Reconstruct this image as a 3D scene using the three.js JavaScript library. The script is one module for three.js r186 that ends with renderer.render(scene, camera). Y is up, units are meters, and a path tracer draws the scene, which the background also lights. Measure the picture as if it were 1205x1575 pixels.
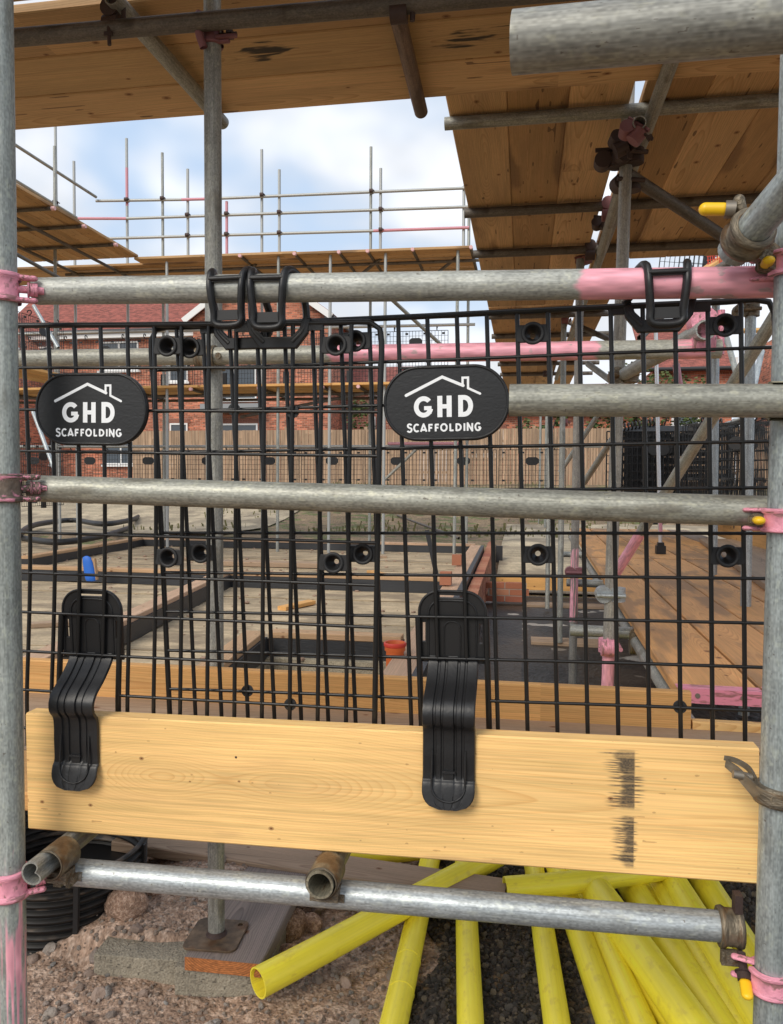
import * as THREE from 'three';
import { mergeGeometries } from 'three/addons/utils/BufferGeometryUtils.js';

// ---------------------------------------------------------------- camera, sky, sun, exposure
const scene = new THREE.Scene();
const V = (x, y, z) => new THREE.Vector3(x, y, z);
const FPX = 1200, PW = 1205, PH = 1575;                       // focal length in photograph pixels
const camera = new THREE.PerspectiveCamera(2 * Math.atan(PH / 2 / FPX) * 180 / Math.PI, PW / PH, 0.05, 400);
camera.position.set(0, 1.40, 0);
camera.rotation.set(THREE.MathUtils.degToRad(-2.24), THREE.MathUtils.degToRad(9.6), THREE.MathUtils.degToRad(0.3), 'YXZ');
camera.updateMatrixWorld(true);
scene.add(camera);
const renderer = new THREE.WebGLRenderer({ antialias: true });
renderer.setSize(783, 1024);
renderer.toneMapping = THREE.LinearToneMapping;
renderer.toneMappingExposure = 0.98;
renderer.shadowMap.enabled = true;
const SUN = V(-0.38, 0.66, 0.74).normalize();

// ---------------------------------------------------------------- noise
function rng(seed) { let s = (seed * 2654435761) >>> 0 || 1; return () => { s ^= s << 13; s >>>= 0; s ^= s >>> 17; s ^= s << 5; s >>>= 0; return s / 4294967296; }; }
function hash(x, y, s) { let h = Math.imul(x, 374761393) ^ Math.imul(y, 668265263) ^ Math.imul(s, 1274126177); h = Math.imul(h ^ (h >>> 13), 1274126177); return ((h ^ (h >>> 16)) >>> 0) / 4294967296; }
function noise(x, y, s = 0, px = 0, py = 0) {                  // value noise 0..1, optional period
  const xi = Math.floor(x), yi = Math.floor(y); let fx = x - xi, fy = y - yi;
  fx = fx * fx * (3 - 2 * fx); fy = fy * fy * (3 - 2 * fy);
  const w = (a, p) => p ? ((a % p) + p) % p : a;
  const x0 = w(xi, px), x1 = w(xi + 1, px), y0 = w(yi, py), y1 = w(yi + 1, py);
  const a = hash(x0, y0, s), b = hash(x1, y0, s), c = hash(x0, y1, s), d = hash(x1, y1, s);
  return a + (b - a) * fx + (c - a + (a - b - c + d) * fx) * fy;
}
function fbm(x, y, s, o = 4, px = 0, py = 0) { let v = 0, a = .5, t = 0; for (let i = 0; i < o; i++) { v += a * noise(x, y, s + i * 17, px, py); t += a; a *= .5; x *= 2; y *= 2; px *= 2; py *= 2; } return v / t; }
const clamp = (x, a = 0, b = 1) => x < a ? a : x > b ? b : x;
const sst = (a, b, x) => { x = clamp((x - a) / (b - a)); return x * x * (3 - 2 * x); };
const mix = (a, b, t) => a + (b - a) * t;
const mix3 = (a, b, t) => [mix(a[0], b[0], t), mix(a[1], b[1], t), mix(a[2], b[2], t)];

// sky: bright broken cloud over blue, same in every direction round the horizon
{
  const W = 1024, H = 512, d = new Float32Array(W * H * 4);
  for (let j = 0; j < H; j++) for (let i = 0; i < W; i++) {
    const el = (j + .5) / H * Math.PI - Math.PI / 2, az = (i + .5) / W * Math.PI * 2;
    const ce = Math.cos(el), x = Math.cos(az) * ce, z = Math.sin(az) * ce, y = Math.sin(el);
    const h = clamp(y);
    const blue = mix3([.72, .86, 1.02], [.40, .60, .92], Math.pow(h, .6));
    let c = blue;
    if (y > -.02) {
      const k = 1 / (Math.max(y, 0) + .32), px = x * k * 2.1, pz = z * k * 2.1;
      const n = fbm(px + 7.3 + fbm(px * 1.5, pz * 1.5, 91, 3) * 1.2, pz + 2.1, 5, 6);
      const m = fbm(px * 2.3 + 3, pz * 2.3 + 9, 33, 4);
      const cov = sst(.30, .62, n + (m - .5) * .34 + (fbm(px * 7, pz * 7, 35, 3) - .5) * .12);
      const br = .88 + .30 * sst(.3, .75, m);
      c = mix3(blue, [br * .97, br * .99, br * 1.03], cov * .93);
      c = mix3(c, [.86, .90, .95], .55 * Math.pow(1 - h, 6));
    } else c = [.30, .28, .25];
    const o = (j * W + i) * 4; d[o] = c[0] * 1.0; d[o + 1] = c[1] * 1.0; d[o + 2] = c[2] * 1.0; d[o + 3] = 1;
  }
  const t = new THREE.DataTexture(d, W, H, THREE.RGBAFormat, THREE.FloatType);
  t.mapping = THREE.EquirectangularReflectionMapping; t.magFilter = THREE.LinearFilter; t.minFilter = THREE.LinearFilter; t.needsUpdate = true;
  scene.background = t; scene.environment = t;
}
const sun = new THREE.DirectionalLight(new THREE.Color(1.0, .92, .80), 2.4);
sun.position.copy(SUN).multiplyScalar(40); sun.castShadow = true; sun.shadow.radius = 55;
sun.shadow.mapSize.set(2048, 2048);
Object.assign(sun.shadow.camera, { left: -22, right: 22, top: 22, bottom: -22, near: 1, far: 110 });
scene.add(sun); scene.add(sun.target);

// ---------------------------------------------------------------- from the photograph's pixels to points of the site
// x runs along the front rail, z towards the camera; each point is set on a real plane of the site
const rd = (u, v) => V((u - PW / 2) / FPX, (PH / 2 - v) / FPX, -1).applyQuaternion(camera.quaternion);
const onZ = (u, v, z) => { const d = rd(u, v); return d.multiplyScalar(z / d.z).add(camera.position); };
const onX = (u, v, x) => { const d = rd(u, v); return d.multiplyScalar(x / d.x).add(camera.position); };
const onY = (u, v, y) => { const d = rd(u, v); return d.multiplyScalar((y - 1.40) / d.y).add(camera.position); };
const at = (u, v, k) => rd(u, v).multiplyScalar(k).add(camera.position);

// ---------------------------------------------------------------- naming and objects
const names = {};
function numbered(n) { names[n] = (names[n] || 0) + 1; return names[n] === 1 ? n : n + '_' + String(names[n] - 1).padStart(3, '0'); }
function tag(o, label, category, group, kind) {
  if (label) o.userData.label = label; if (category) o.userData.category = category; if (group) o.userData.group = group; if (kind) o.userData.kind = kind; return o;
}
function thing(name, label, category, pos, group) { const o = new THREE.Group(); o.name = numbered(name); if (pos) o.position.copy(pos); scene.add(o); return tag(o, label, category, group); }
function part(name, geo, mat, parent) { const m = new THREE.Mesh(Array.isArray(geo) ? mergeGeometries(geo.map(plain)) : geo, mat); m.name = name; parent.add(m); return m; }
function single(name, geo, mat, label, category, group) { const m = part(numbered(name), geo, mat, scene); return tag(m, label, category, group); }
function struct(name, geo, mat) { const m = part(numbered(name), geo, mat, scene); m.userData.kind = 'structure'; return m; }
function stuff(m) { m.userData.kind = 'stuff'; return m; }
function plain(g) { if (g.index) g = g.toNonIndexed(); for (const k of Object.keys(g.attributes)) if (!['position', 'normal', 'uv'].includes(k)) g.deleteAttribute(k); return g; }
const ORD = ['first', 'second', 'third', 'fourth', 'fifth', 'sixth', 'seventh', 'eighth', 'ninth', 'tenth', 'eleventh', 'twelfth', 'thirteenth', 'fourteenth', 'fifteenth', 'sixteenth', 'seventeenth', 'eighteenth', 'nineteenth', 'twentieth'];

// ---------------------------------------------------------------- textures
function tex(w, h, fn, srgb = true) {
  const d = new Uint8Array(w * h * 4);
  for (let j = 0; j < h; j++) for (let i = 0; i < w; i++) { const c = fn(i, j), o = (j * w + i) * 4; if (typeof c === 'number') d[o] = d[o + 1] = d[o + 2] = clamp(c, 0, 255); else { d[o] = clamp(c[0], 0, 255); d[o + 1] = clamp(c[1], 0, 255); d[o + 2] = clamp(c[2], 0, 255); } d[o + 3] = 255; }
  const t = new THREE.DataTexture(d, w, h); t.wrapS = t.wrapT = THREE.RepeatWrapping; t.magFilter = THREE.LinearFilter; t.minFilter = THREE.LinearMipmapLinearFilter; t.generateMipmaps = true;
  if (srgb) t.colorSpace = THREE.SRGBColorSpace; t.needsUpdate = true; return t;
}
const std = (o) => new THREE.MeshStandardMaterial(o);
const rgb = (r, g, b) => new THREE.Color().setRGB(r, g, b);

// galvanised tube: u round the tube, v along it (the whole tube, or a metre of it)
const PINK = [240, 170, 184];
function galv(seed, base, opt = {}) {
  const W = 256, H = opt.h || 1024, L = opt.len || 1;           // metres along
  return tex(W, H, (i, j) => {
    const u = i / W, m = j / H * L, per = opt.len ? 0 : 1;
    const streak = noise(u * 48, m * 3 + 5, seed, 48, per ? 3 : 0), blot = fbm(u * 6, m * 14, seed + 3, 4, 6, per ? 14 : 0), spang = noise(u * 64, m * 260, seed + 7, 64, per ? 260 : 0), fine = noise(u * 128, m * 60, seed + 9, 128, per ? 60 : 0);
    let k = 1 + (streak - .5) * .15 + (blot - .5) * .24 + (spang - .5) * .20 + (fine - .5) * .14;
    let c = [base[0] * k, base[1] * k, base[2] * k];
    const pale = sst(.50, .70, fbm(u * 16, m * 60, seed + 21, 4, 16, per ? 60 : 0)) * sst(.40, .75, noise(u * 44, m * 150, seed + 22, 44, per ? 150 : 0));
    c = mix3(c, [base[0] * 1.35 + 12, base[1] * 1.33 + 12, base[2] * 1.22 + 8], pale * .26);
    const dirt = sst(.62, .8, fbm(u * 5, m * 9, seed + 41, 4, 5, per ? 9 : 0));
    c = mix3(c, [base[0] * .55, base[1] * .50, base[2] * .44], dirt * .75 * (opt.dirt ?? .4));
    if (noise(u * 60, m * 170, seed + 55, 60, per ? 170 : 0) > .955) c = mix3(c, [70, 60, 52], .45);
    if (opt.pink) for (const [a, b, dens, edge] of opt.pink) {
      const w = (fbm(u * 7, m * 16, seed + 61, 4, 7, 0) - .5) * (edge ?? .05);
      let p = sst(-.006, .006, m + w - a) * sst(-.006, .006, b - m + w);
      const wear = dens >= 1 ? 1 - .5 * sst(.66, .74, fbm(u * 9, m * 30, seed + 71, 4, 9, 0)) : sst(1 - dens - .10, 1 - dens + .10, fbm(u * 8, m * 7, seed + 73, 5, 8, 0) * .55 + .45 * noise(u * 34, m * 9, seed + 75, 34, 0));
      const pk = .90 + .2 * noise(u * 30, m * 40, seed + 81, 30, 0);
      c = mix3(c, [PINK[0] * pk, PINK[1] * pk, PINK[2] * pk], p * wear * (opt.pinkA ?? 1));
    }
    return c;
  });
}
function galvMat(seed, base, opt = {}) { const t = galv(seed, base, opt); return std({ map: t, metalness: opt.pink ? .18 : (opt.metal ?? .42), roughness: opt.rough ?? .48, bumpMap: galvBump, bumpScale: .0004 }); }
const galvBump = tex(256, 1024, (i, j) => 255 * (.7 * fbm(i / 256 * 12, j / 1024 * 80, 3, 4, 12, 80) + .3 * noise(i / 256 * 80, j / 1024 * 90, 4, 80, 90)), false);
const M = {};
M.galvBright = galvMat(11, [166, 172, 174], { dirt: .3, rough: .42, metal: .5 });
M.galvPost = galvMat(12, [158, 166, 166], { dirt: .25, rough: .45, metal: .45 });
M.galvRail = galvMat(13, [156, 158, 153], { dirt: .45, rough: .5, metal: .4 });
M.galvDull = galvMat(14, [146, 146, 140], { dirt: .5, rough: .55, metal: .35 });
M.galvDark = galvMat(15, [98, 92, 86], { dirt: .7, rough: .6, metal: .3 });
M.galvFar = std({ color: rgb(.40, .41, .40), metalness: .4, roughness: .5 });
M.pinkFar = std({ color: rgb(.60, .28, .33), metalness: .1, roughness: .55 });

// black moulded plastic
const plasticBump = tex(256, 256, (i, j) => 255 * fbm(i / 256 * 40, j / 256 * 40, 8, 3, 40, 40), false);
M.plastic = std({ color: rgb(.014, .014, .015), roughness: .42, bumpMap: plasticBump, bumpScale: .0003 });
M.plasticWire = std({ color: rgb(.009, .009, .0095), roughness: .38 });
M.plasticMatt = std({ color: rgb(.017, .017, .018), roughness: .55 });

// rough coupler steel and coupler pink
const coupBump = tex(256, 256, (i, j) => 255 * fbm(i / 256 * 30, j / 256 * 30, 18, 4, 30, 30), false);
M.coupSteel = std({ map: tex(256, 256, (i, j) => { const n = fbm(i / 256 * 12, j / 256 * 12, 40, 5, 12, 12), r = sst(.5, .7, fbm(i / 256 * 6, j / 256 * 6, 44, 4, 6, 6)); return mix3([118 * (.6 + .8 * n), 108 * (.6 + .8 * n), 92 * (.6 + .8 * n)], [104, 72, 44], r * .5); }), metalness: .45, roughness: .5, bumpMap: coupBump, bumpScale: .0012 });
M.coupPink = std({ map: tex(256, 256, (i, j) => { const n = fbm(i / 256 * 12, j / 256 * 12, 50, 5, 12, 12), r = sst(.56, .66, fbm(i / 256 * 9, j / 256 * 9, 54, 5, 9, 9)); return mix3([PINK[0] * (.8 + .3 * n), PINK[1] * (.75 + .3 * n), PINK[2] * (.78 + .3 * n)], [120, 96, 86], r * .6); }), metalness: .1, roughness: .55, bumpMap: coupBump, bumpScale: .0012 });
M.coupRust = std({ map: tex(256, 256, (i, j) => { const n = fbm(i / 256 * 12, j / 256 * 12, 56, 5, 12, 12), r = sst(.36, .50, fbm(i / 256 * 14, j / 256 * 14, 57, 5, 14, 14)); return mix3([PINK[0] * (.75 + .3 * n), PINK[1] * (.7 + .3 * n), PINK[2] * (.74 + .3 * n)], [104 * (.6 + .8 * n), 94 * (.6 + .8 * n), 82 * (.6 + .8 * n)], r * .95); }), metalness: .15, roughness: .6, bumpMap: coupBump, bumpScale: .0016 });
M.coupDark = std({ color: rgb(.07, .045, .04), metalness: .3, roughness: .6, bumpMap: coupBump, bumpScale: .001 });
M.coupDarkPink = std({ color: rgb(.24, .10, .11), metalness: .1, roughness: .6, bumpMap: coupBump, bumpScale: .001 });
M.boltSteel = std({ color: rgb(.26, .23, .19), metalness: .6, roughness: .45 });
M.yellowCap = std({ color: rgb(.86, .52, .012), roughness: .38 });

// softwood
function woodTex(seed, w, h, L, B, light, late, opt = {}) {          // L metres along, B across
  const R = rng(seed), knots = opt.knots || []; const rnd = opt.rndKnots ?? 6;
  for (let k = 0; k < rnd; k++) knots.push([R() * L, R() * B, .006 + R() * .010]);
  const wc = B * (opt.wc ?? (.2 + .6 * R())), h0 = opt.h0 ?? (.02 + R() * .05), ringW = opt.ring ?? .0042;
  const pts = []; for (let i = 0; i < w; i++) pts.push(i / w * L);
  return tex(w, h, (i, j) => {
    let u = pts[i], y = j / h * B, kd = 0, bump = 0;
    for (const [ku, ky, kr] of knots) { const dx = (u - ku) * .7, dy = y - ky, de = Math.hypot(dx, dy); if (de < kr * 5) { bump += kr * 1.1 * Math.exp(-(de * de) / (kr * kr * 4)) * Math.sign(y - wc || 1); kd = Math.max(kd, sst(kr * .55, kr * .25, de) * 1, .45 * sst(kr * 1.0, kr * .6, de)); } }
    const hh = (opt.hfn ? opt.hfn(u) : h0) + (opt.hv ?? .055) * (fbm(u * .9 + 3, seed, seed, 3) - .5) * 2, yy = y - wc + .018 * (noise(u * 1.3, 7, seed + 2) - .5) * 2 + bump;
    const r = Math.sqrt(yy * yy + hh * hh) + .0011 * (fbm(u * 6, y * 60, seed + 5, 3) - .5) * 2;
    const f = r / ringW + .5 * (noise(u * .7, r * 60, seed + 6) - .5), fr = f - Math.floor(f);
    const lt = Math.pow(fr, opt.late ?? 2.6) * sst(1, .93, fr), rv = .55 + .45 * hash(Math.floor(f), 3, seed);
    const fib = noise(u * 22, y * 900, seed + 8) - .5, fib2 = noise(u * 5, y * 260, seed + 9) - .5;
    let c = mix3(light, late, clamp(lt * rv * (opt.contrast ?? .9)));
    const tone = 1 + (opt.fine ? (noise(u * 2.2, y * 520, seed + 12) - .5) * opt.fine : 0) + fib * .07 + fib2 * .10 + (fbm(u * 2, y * 9, seed + 11, 3) - .5) * .22;
    c = [c[0] * tone, c[1] * tone * (1 - .02 * fib2), c[2] * tone];
    c = mix3(c, opt.knotC || [92, 52, 26], kd * .85);
    if (opt.extra) c = opt.extra(u, y, c);
    return c;
  });
}
const woodMat = (t, o = {}) => std({ map: t, roughness: .72, ...o });
// ---------------------------------------------------------------- shapes
const RT = 0.02415;                                             // scaffold tube radius
function tubeGeo(L, r = RT, wall = .004, seg = 28, rep = L, open = true) {
  const P = [], N = [], U = [], I = [];
  const ringOf = (y, rad, ny, sgn, v) => { const b = P.length / 3; for (let i = 0; i <= seg; i++) { const a = i / seg * Math.PI * 2, c = Math.cos(a), s = Math.sin(a); P.push(c * rad, y, s * rad); N.push(...(ny ? [0, ny, 0] : [c * sgn, 0, s * sgn])); U.push(i / seg, v); } return b; };
  const join = (a, b, flip) => { for (let i = 0; i < seg; i++) { if (flip) I.push(a + i, a + i + 1, b + i, a + i + 1, b + i + 1, b + i); else I.push(a + i, b + i, a + i + 1, a + i + 1, b + i, b + i + 1); } };
  const rows = Math.max(1, Math.round(L / .5)); let prev = ringOf(0, r, 0, 1, 0);
  for (let k = 1; k <= rows; k++) { const n = ringOf(L * k / rows, r, 0, 1, rep * k / rows); join(prev, n); prev = n; }
  if (open) {
    const ri = r - wall, dp = Math.min(L, .5);
    join(ringOf(L, r, 1, 1, rep), ringOf(L, ri, 1, 1, rep * .99)); join(ringOf(0, ri, -1, 1, 0), ringOf(0, r, -1, 1, .01));
    join(ringOf(0, ri, 0, -1, 0), ringOf(dp, ri, 0, -1, rep * dp / L), true); if (L > .5) join(ringOf(L - dp, ri, 0, -1, 0), ringOf(L, ri, 0, -1, rep), true);
  }
  const g = new THREE.BufferGeometry(); g.setAttribute('position', new THREE.Float32BufferAttribute(P, 3)); g.setAttribute('normal', new THREE.Float32BufferAttribute(N, 3)); g.setAttribute('uv', new THREE.Float32BufferAttribute(U, 2)); g.setIndex(I); return g;
}
const UPV = V(0, 1, 0);
function placeTube(m, p0, p1) { m.position.copy(p0); m.quaternion.setFromUnitVectors(UPV, p1.clone().sub(p0).normalize()); return m; }
function tube(name, p0, p1, mat, label, category = 'scaffold tube', group, o = {}) {
  const L = p0.distanceTo(p1), m = single(name, tubeGeo(L, o.r || RT, o.wall || .004, o.seg || 28, o.rep || L), mat, label, category, group);
  placeTube(m, p0, p1); if (o.spin) m.rotateY(o.spin); return m;
}
function rodGeo(p0, p1, r, seg = 8) { const L = p0.distanceTo(p1), g = new THREE.CylinderGeometry(r, r, L, seg, 1); g.translate(0, L / 2, 0); g.applyQuaternion(new THREE.Quaternion().setFromUnitVectors(UPV, p1.clone().sub(p0).normalize())); g.translate(p0.x, p0.y, p0.z); return g; }
function wireGeo(pts, r, n = 16, seg = 7) { return new THREE.TubeGeometry(new THREE.CatmullRomCurve3(pts, false, 'centripetal'), n, r, seg, false); }
function box(w, h, d, x = 0, y = 0, z = 0, ry = 0, rx = 0, rz = 0) { const g = new THREE.BoxGeometry(w, h, d); if (rx) g.rotateX(rx); if (ry) g.rotateY(ry); if (rz) g.rotateZ(rz); g.translate(x, y, z); return g; }
function metricUV(g, s = 1) { const p = g.attributes.position, n = g.attributes.normal, u = g.attributes.uv; for (let i = 0; i < p.count; i++) { const ax = Math.abs(n.getX(i)), ay = Math.abs(n.getY(i)), az = Math.abs(n.getZ(i)); if (ay >= ax && ay >= az) u.setXY(i, p.getX(i) / s, p.getZ(i) / s); else if (ax >= az) u.setXY(i, p.getZ(i) / s, p.getY(i) / s); else u.setXY(i, p.getX(i) / s, p.getY(i) / s); } return g; }
// a sawn board: x along (0..L), y thickness, z width, worn edges; uv in metres / (tl, tb)
function boardGeo(L, T, B, tl, tb, u0 = 0, v0 = 0, ch = .004, bow = 0) {
  const t = T / 2, b = B / 2, pr = [[b - ch, t], [-b + ch, t], [-b, t - ch], [-b, -t + ch], [-b + ch, -t], [b - ch, -t], [b, -t + ch], [b, t - ch]];
  const P = [], N = [], U = [], I = [], n = Math.max(2, Math.round(L / .4));
  for (let k = 0; k < 8; k++) {
    const [z0, y0] = pr[k], [z1, y1] = pr[(k + 1) % 8]; const nz = y1 - y0, ny = -(z1 - z0), l = Math.hypot(nz, ny); const NY = ny / l, NZ = nz / l;
    for (let i = 0; i <= n; i++) { const x = L * i / n, by = bow * 4 * (i / n) * (1 - i / n); for (const [z, y] of [[z0, y0], [z1, y1]]) { P.push(x, y + by, z); N.push(0, NY, NZ); U.push((u0 + x) / tl, (v0 + z + b + (Math.abs(NZ) > .9 ? y : 0)) / tb); } if (i < n) { const a = P.length / 3 - 2; I.push(a, a + 1, a + 2, a + 1, a + 3, a + 2); } }
  }
  for (const [x, s] of [[0, -1], [L, 1]]) { const a = P.length / 3; for (const [z, y] of pr) { P.push(x, y, z); N.push(s, 0, 0); U.push((u0 + x + y * .3) / tl, (v0 + z + b) / tb); } for (let k = 1; k < 7; k++) s > 0 ? I.push(a, a + k + 1, a + k) : I.push(a, a + k, a + k + 1); }
  const g = new THREE.BufferGeometry(); g.setAttribute('position', new THREE.Float32BufferAttribute(P, 3)); g.setAttribute('normal', new THREE.Float32BufferAttribute(N, 3)); g.setAttribute('uv', new THREE.Float32BufferAttribute(U, 2)); g.setIndex(I);
  fixWinding(g); return g;
}
function fixWinding(g) { const p = g.attributes.position, n = g.attributes.normal, I = g.index.array, a = V(), b = V(), c = V(), m = V(); for (let i = 0; i < I.length; i += 3) { a.fromBufferAttribute(p, I[i]); b.fromBufferAttribute(p, I[i + 1]).sub(a); c.fromBufferAttribute(p, I[i + 2]).sub(a); m.fromBufferAttribute(n, I[i]); if (b.cross(c).dot(m) < 0) { const t = I[i + 1]; I[i + 1] = I[i + 2]; I[i + 2] = t; } } }
function latheY(prof, seg = 28, a0 = 0, a1 = Math.PI * 2) { return new THREE.LatheGeometry(prof.map(([x, y]) => new THREE.Vector2(x, y)), seg, a0, a1); }
const hexGeo = (r, h) => new THREE.CylinderGeometry(r, r, h, 6);

// a right-angle coupler: gripped upright along local y, rail along local x behind it (-z) when `second`; the closing bolt stands on +x
function coupler(pos, rot, label, o = {}) {
  const t = thing('scaffold_coupler', label, 'coupler', pos, o.group); t.rotation.set(...rot);
  const m = o.mat || M.coupSteel, gap = .42;
  const band = latheY([[RT + .0004, -.025], [RT + .0075, -.025], [RT + .0085, -.022], [RT + .0085, -.017], [RT + .0045, -.013], [RT + .0045, .013], [RT + .0085, .017], [RT + .0085, .022], [RT + .0075, .025], [RT + .0004, .025]], 36, Math.PI / 2 + gap, Math.PI * 2 - gap * 2);
  part('band', band, m, t);
  for (const y of [-.0195, .0195]) { const g = new THREE.CapsuleGeometry(.0052, .030, 5, 10); g.scale(1, 1, 1.5); g.rotateZ(Math.PI / 2); g.translate(RT + .013, y, .010); part('lug', g, m, t); }
  if (o.sy) t.scale.y = o.sy;
  if (o.bolt !== false) {
    const b = new THREE.Group(); b.name = 'bolt'; b.position.set(RT + (o.bx ?? .018), o.by ?? 0, .006); b.rotation.set(...(o.boltRot || [0, 0, -Math.PI / 2])); t.add(b);
    part('shank', [new THREE.CylinderGeometry(.0066, .0066, .062, 14), (() => { const g = hexGeo(.0125, .013); g.translate(0, .014, 0); return g; })(), (() => { const g = new THREE.CylinderGeometry(.0135, .0135, .003, 20); g.translate(0, .0055, 0); return g; })()], o.boltMat || m, b);
    if (o.cap) { const g = new THREE.CapsuleGeometry(.0088, o.capLen || .021, 8, 18); g.translate(0, .021 + (o.capLen || .021) / 2 + .004, 0); part('end_cap', g, M.yellowCap, b); }
  }
  if (o.second) {
    const dz = -(2 * RT + .006), b2 = latheY([[RT + .0004, -.024], [RT + .008, -.024], [RT + .008, -.017], [RT + .0045, -.013], [RT + .0045, .013], [RT + .008, .017], [RT + .008, .024], [RT + .0004, .024]], 32, .2, Math.PI * 2 - .9);
    b2.rotateZ(Math.PI / 2); b2.translate(o.sx || 0, 0, dz); part('band', b2, m, t);
    part('saddle', box(.05, .05, .012, 0, 0, -(RT + .003)), m, t);
  }
  return t;
}
// small coupler for tubes some way off: two collars and a bolt
function farCoupler(pos, dirA, dirB, label, group, mat) {
  const t = thing('scaffold_coupler', label, 'coupler', pos, group);
  const one = (dir, off) => { const g = new THREE.CylinderGeometry(RT + .009, RT + .009, .055, 14); g.applyQuaternion(new THREE.Quaternion().setFromUnitVectors(UPV, dir)); g.translate(off.x, off.y, off.z); return g; };
  const side = dirA.clone().cross(dirB).normalize().multiplyScalar(RT + .002);
  part('band', one(dirA, side), mat, t); part('band', one(dirB, side.clone().negate()), mat, t);
  const g = new THREE.CylinderGeometry(.009, .009, .11, 8); g.applyQuaternion(new THREE.Quaternion().setFromUnitVectors(UPV, side.clone().normalize())); const o = dirB.clone().multiplyScalar(.045); g.translate(o.x, o.y, o.z);
  part('bolt', g, mat, t); return t;
}

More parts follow.
